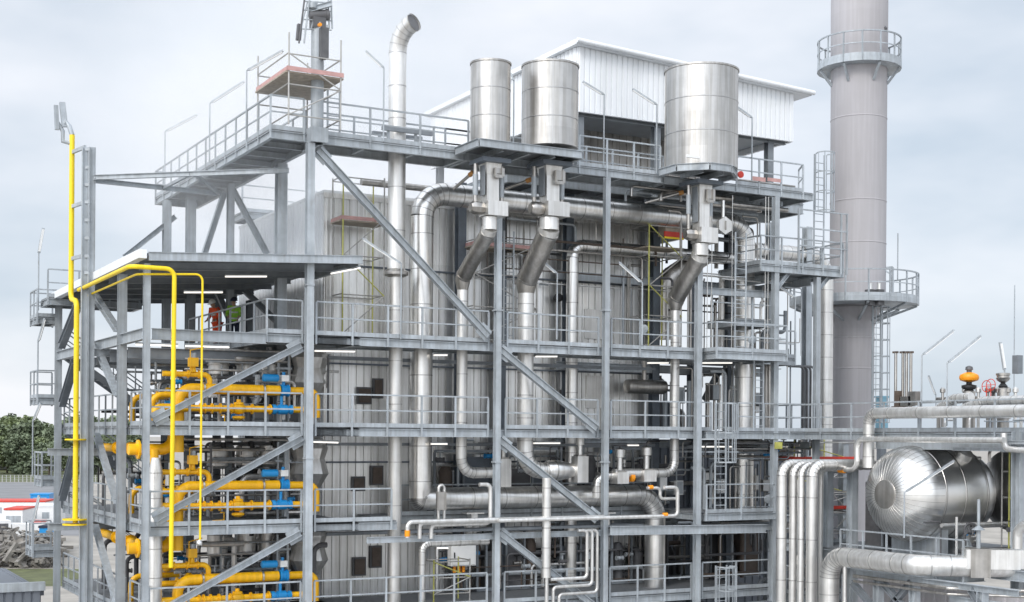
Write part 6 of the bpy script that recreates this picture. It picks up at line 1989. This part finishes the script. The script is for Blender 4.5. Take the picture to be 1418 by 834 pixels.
for (a, b, z, h, lb) in ((600, 680, LC, 2.1, 'between the first column and the left riser foot'), (700, 770, LC, 2.2, 'behind the conical reducer'), (775, 835, LC, 2.3, 'behind the tall white boxed valve'), (848, 900, LC, 2.2, 'behind the two grey boxed valves'),
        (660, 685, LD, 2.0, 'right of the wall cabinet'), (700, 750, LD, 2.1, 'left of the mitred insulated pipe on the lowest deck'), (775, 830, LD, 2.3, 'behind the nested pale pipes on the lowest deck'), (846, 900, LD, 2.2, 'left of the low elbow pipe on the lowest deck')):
    filler_block('dark block added as shade ' + lb, PU(a, 3.3), PU(b, 3.3), 3.2, 3.8, z + .02, z + h)
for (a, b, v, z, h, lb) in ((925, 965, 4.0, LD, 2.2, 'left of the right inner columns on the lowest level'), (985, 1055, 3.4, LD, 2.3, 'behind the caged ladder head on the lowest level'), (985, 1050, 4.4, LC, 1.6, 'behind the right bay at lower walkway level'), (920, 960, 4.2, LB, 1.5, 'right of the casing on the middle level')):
    filler_block('dark block added as shade ' + lb, PU(a, v), PU(b, v), v, v + 1.0, z + .02, z + h, 'black' if z == LD else 'darkgrey')

# ------------------------------------------------------------------ steam drifting over the high walkway
sm_c = P(400, 150, d=50)
so = MB(True).ball(sm_c, 1.0, 24, 14, (9.5, 9.5, 7.0)).build('steam', 'whitepaint')
mv = bpy.data.materials.new('steam_volume')
mv.use_nodes = True
t = mv.node_tree
t.nodes.clear()
o_ = N(t, 'ShaderNodeOutputMaterial')
pv = N(t, 'ShaderNodeVolumePrincipled')
pv.inputs['Color'].default_value = (1, 1, 1, 1)
pv.inputs['Anisotropy'].default_value = 0.0
tcg = N(t, 'ShaderNodeTexCoord')
mpg = N(t, 'ShaderNodeMapping')
mpg.inputs['Location'].default_value = (0, 0, -1.0)
mpg.inputs['Scale'].default_value = (1 / 9.5, 1 / 9.5, 1 / 7.0)
ln_ = N(t, 'ShaderNodeVectorMath', operation='LENGTH')
mr_ = N(t, 'ShaderNodeMapRange')
mr_.interpolation_type = 'SMOOTHSTEP'
mr_.inputs['From Min'].default_value = 1.0
mr_.inputs['From Max'].default_value = 0.15
mr_.inputs['To Min'].default_value = 0.0
mr_.inputs['To Max'].default_value = 0.085
t.links.new(tcg.outputs['Object'], mpg.inputs['Vector'])
t.links.new(mpg.outputs['Vector'], ln_.inputs[0])
t.links.new(ln_.outputs['Value'], mr_.inputs['Value'])
t.links.new(mr_.outputs['Result'], pv.inputs['Density'])
t.links.new(pv.outputs['Volume'], o_.inputs['Volume'])
so.data.materials.clear()
so.data.materials.append(mv)
tag(so, 'thin white steam drifting round the hoist post and the high walkway', 'steam', None, 'stuff')
SC.cycles.volume_step_rate = 2.0
SC.cycles.volume_bounces = 4

# ------------------------------------------------------------------ cables, thin pipes and small-bore runs along the structure
for li, (zl, zn) in enumerate(((LB, LA), (LC, LB), (LD, LC))):
    nm = 'at the back of the ' + nmz[li] + ' burner deck'
    clutter(nm, 22, UL + 1.0, BW - .6, 4.4, 8.5, zl + .1, zn - .6, mats=('galv', 'silver_dull', 'silver_matte', 'darkgrey'), rr=(.02, .05))
    # pale horizontal service rails under the deck above
    for k, f in enumerate((.62, .74, .86)):
        z = zl + (zn - zl) * f
        thin('service_pipe', 'long pale service pipe under the deck above the ' + nmz[li] + ' gas pipes', 'pipe', [(PU(255, 2.2 + .3 * k), 2.2 + .3 * k, z), (PU(400, 2.2 + .3 * k), 2.2 + .3 * k, z), (PU(400, 2.2 + .3 * k), 2.2 + .3 * k, zl + .3)], (.035, .025, .045)[k], 'silver_matte', 'pale service pipes over the ' + nmz[li] + ' gas pipes')
    t = thing('hose_rack', 'grey upright support with two rungs behind the ' + nmz[li] + ' blue valves', 'support', (PU(385, 2.0), 2.0, zl))
    for dx in (0, .35):
        MB().box(PU(385, 2.0) + dx - .03, PU(385, 2.0) + dx + .03, 1.97, 2.03, zl, zn - .5).build('upright', 'galv', t)
    for f in (.5, 1.2, 1.9):
        MB().box(PU(385, 2.0) - .1, PU(385, 2.0) + .45, 1.95, 1.965, zl + f, zl + f + .07).build('rung', 'galv', t)
clutter('around the right columns at workers level', 14, U3, U5, .3, 2.6, LA + .05, LU - .4, mats=('galv', 'silver_matte', 'silver_dull'), horiz=.25, rr=(.015, .035))
clutter('around the right columns at middle level', 14, U3, U5, .3, 2.6, LB + .05, LA - .4, mats=('galv', 'silver_matte', 'silver_dull'), horiz=.25, rr=(.015, .035))
clutter('around the right columns at lower walkway level', 14, U3, U5, .3, 2.6, LC + .05, LB - .4, mats=('galv', 'silver_matte', 'silver_dull'), horiz=.3, rr=(.015, .04))
clutter('between the right column and the four pale pipes', 14, U4, U5 + .8, -1.0, 1.5, 1, LC - .2, mats=('galv', 'silver_matte', 'silver_dull', 'galv_deep'), horiz=.35, rr=(.015, .045))
clutter('under the front pipe of the drum rack', 10, UF + .5, UQ, -9, -3.5, 2, ZS - .4, mats=('galv', 'silver_dull', 'galv_deep'), horiz=.4, rr=(.02, .05))
clutter('on the rack top beside the curved white pipes', 12, UQ + .3, UQ + 3.5, -10.5, -5, LBr + .02, LBr + .75, mats=('silver_matte', 'silver_dull', 'galv'), horiz=.6, rr=(.02, .05))
clutter('between the drum and the rack deck', 10, UQ - .2, UQ + 2.5, VR - 2, VR + 2, rim.z + rd_ + .05, LBr - .5, mats=('silver_matte', 'silver_dull', 'darkgrey'), horiz=.5, rr=(.02, .06))
# side platforms in the lower right bays, below the drum level
platform('walkway', 'small railed side platform between the right column and the four pale pipes', U4 + .2, U5 + .6, -1.2, .6, LC - 1.2, rails=[[(U4 + .22, .5), (U4 + .22, -1.18), (U5 + .55, -1.18)]], step=.9)
platform('walkway', 'lower railed side platform left of the four pale pipes', U4 + .2, U5 + .6, -1.2, .6, LD - .2, rails=[[(U4 + .22, .5), (U4 + .22, -1.18), (U5 + .55, -1.18)]], step=.9)

# ------------------------------------------------------------------ more of the right tower: extra levels, tubing and rails
platform('walkway', 'short narrow stage between the ladder and the right column above workers level', PU(1018, .3), U4 + .1, .3, 2.2, PZ(1050, 442, v=.3), rails=[[(PU(985, .3), .32), (U4 + .1, .32)]], step=.9, toe=False)
for i, (px, v) in enumerate(((978, -.05), (984, -.05), (1012, .2), (1058, -.2), (1062, -.2))):
    x = PU(px, v)
    thin('hose', 'thin hanging line right of the third silencer support', 'line', [(x, v, LA + .1), (x, v, LT - .4)], .016, 'silver_matte', 'thin hanging lines')
clutter('along the right edge of the tower', 22, U4, U5 + .3, 1.2, 4.5, LB + .1, LU - .4, mats=('galv', 'silver_matte', 'silver_dull', 'galv_deep'), horiz=.3, rr=(.02, .05))
clutter('under the middle walkway at the right', 26, U3, U5 + .5, -.1, 2.5, LB - 1.0, LB - .32, mats=('galv_deep', 'silver_dull', 'galv', 'darkgrey'), horiz=.85, rr=(.02, .06))
clutter('under the lower walkway at the right', 16, U3, U5, .2, 3.0, LC - .9, LC - .32, mats=('galv_deep', 'silver_dull', 'galv'), horiz=.85, rr=(.02, .06))
clutter('under the top walkway near the large silencer', 14, PU(860, 1), U5 - .5, .4, 1.8, LT - .8, LT - .32, mats=('galv_deep', 'silver_dull', 'galv'), horiz=.9, rr=(.03, .07))
boxes('on the right columns', 7, U3, U5, 2.3, LB + .4, LB + 1.9)
boxes('on the lower right columns', 6, U3, U5, 2.3, LC + .4, LC + 1.7)
for i, (px, py) in enumerate(((1008, 596), (1040, 470), (1062, 690), (890, 455))):
    q = P(px, py, v=.5)
    t = thing('floodlight', ('small round grey floodlight in the ladder bay at middle level', 'small round grey floodlight in the bay above the ladder', 'small round grey floodlight at the lower right rail', 'small round grey floodlight left of the coloured scaffold')[i], 'lamp', tuple(q))
    MB(True).lathe([(.05, 0), (.15, .05), (.17, .16), (.15, .17)], q, (-.3, -.9, -.2), 14).build('housing', 'galv', t)
    MB(True).sweep([q, q + Vector((0, .1, -.35))], .025, 8).build('bracket', 'galv', t)

platform('walkway', 'broad grating floor below the silver drum', UQ - .55, UQ + 7.0, -12.5, -.2, ZS + .02, rails=[], joist=1.8)
filler_block('dark filler block added under the silver drum', UQ + .6, UQ + 4.5, VR + 1.9, VR + 2.9, ZS + .04, ZS + 2.6)
filler_block('dark filler block added right of the silver drum', UQ + 3.4, UQ + 6.8, VR - 3.6, VR - 2.4, ZS + .04, ZS + 1.5)
clutter('around the saddle feet of the drum', 12, UQ - .4, UQ + 5, VR - 3, VR - 1.7, ZS + .05, ZS + 1.6, mats=('galv', 'silver_dull', 'silver_matte', 'darkgrey'), horiz=.5, rr=(.02, .05))
valves('around the saddle feet of the drum', 6, UQ - .2, UQ + 4.5, VR - 3.0, VR - 1.8, ZS + .4, ZS + 1.1)
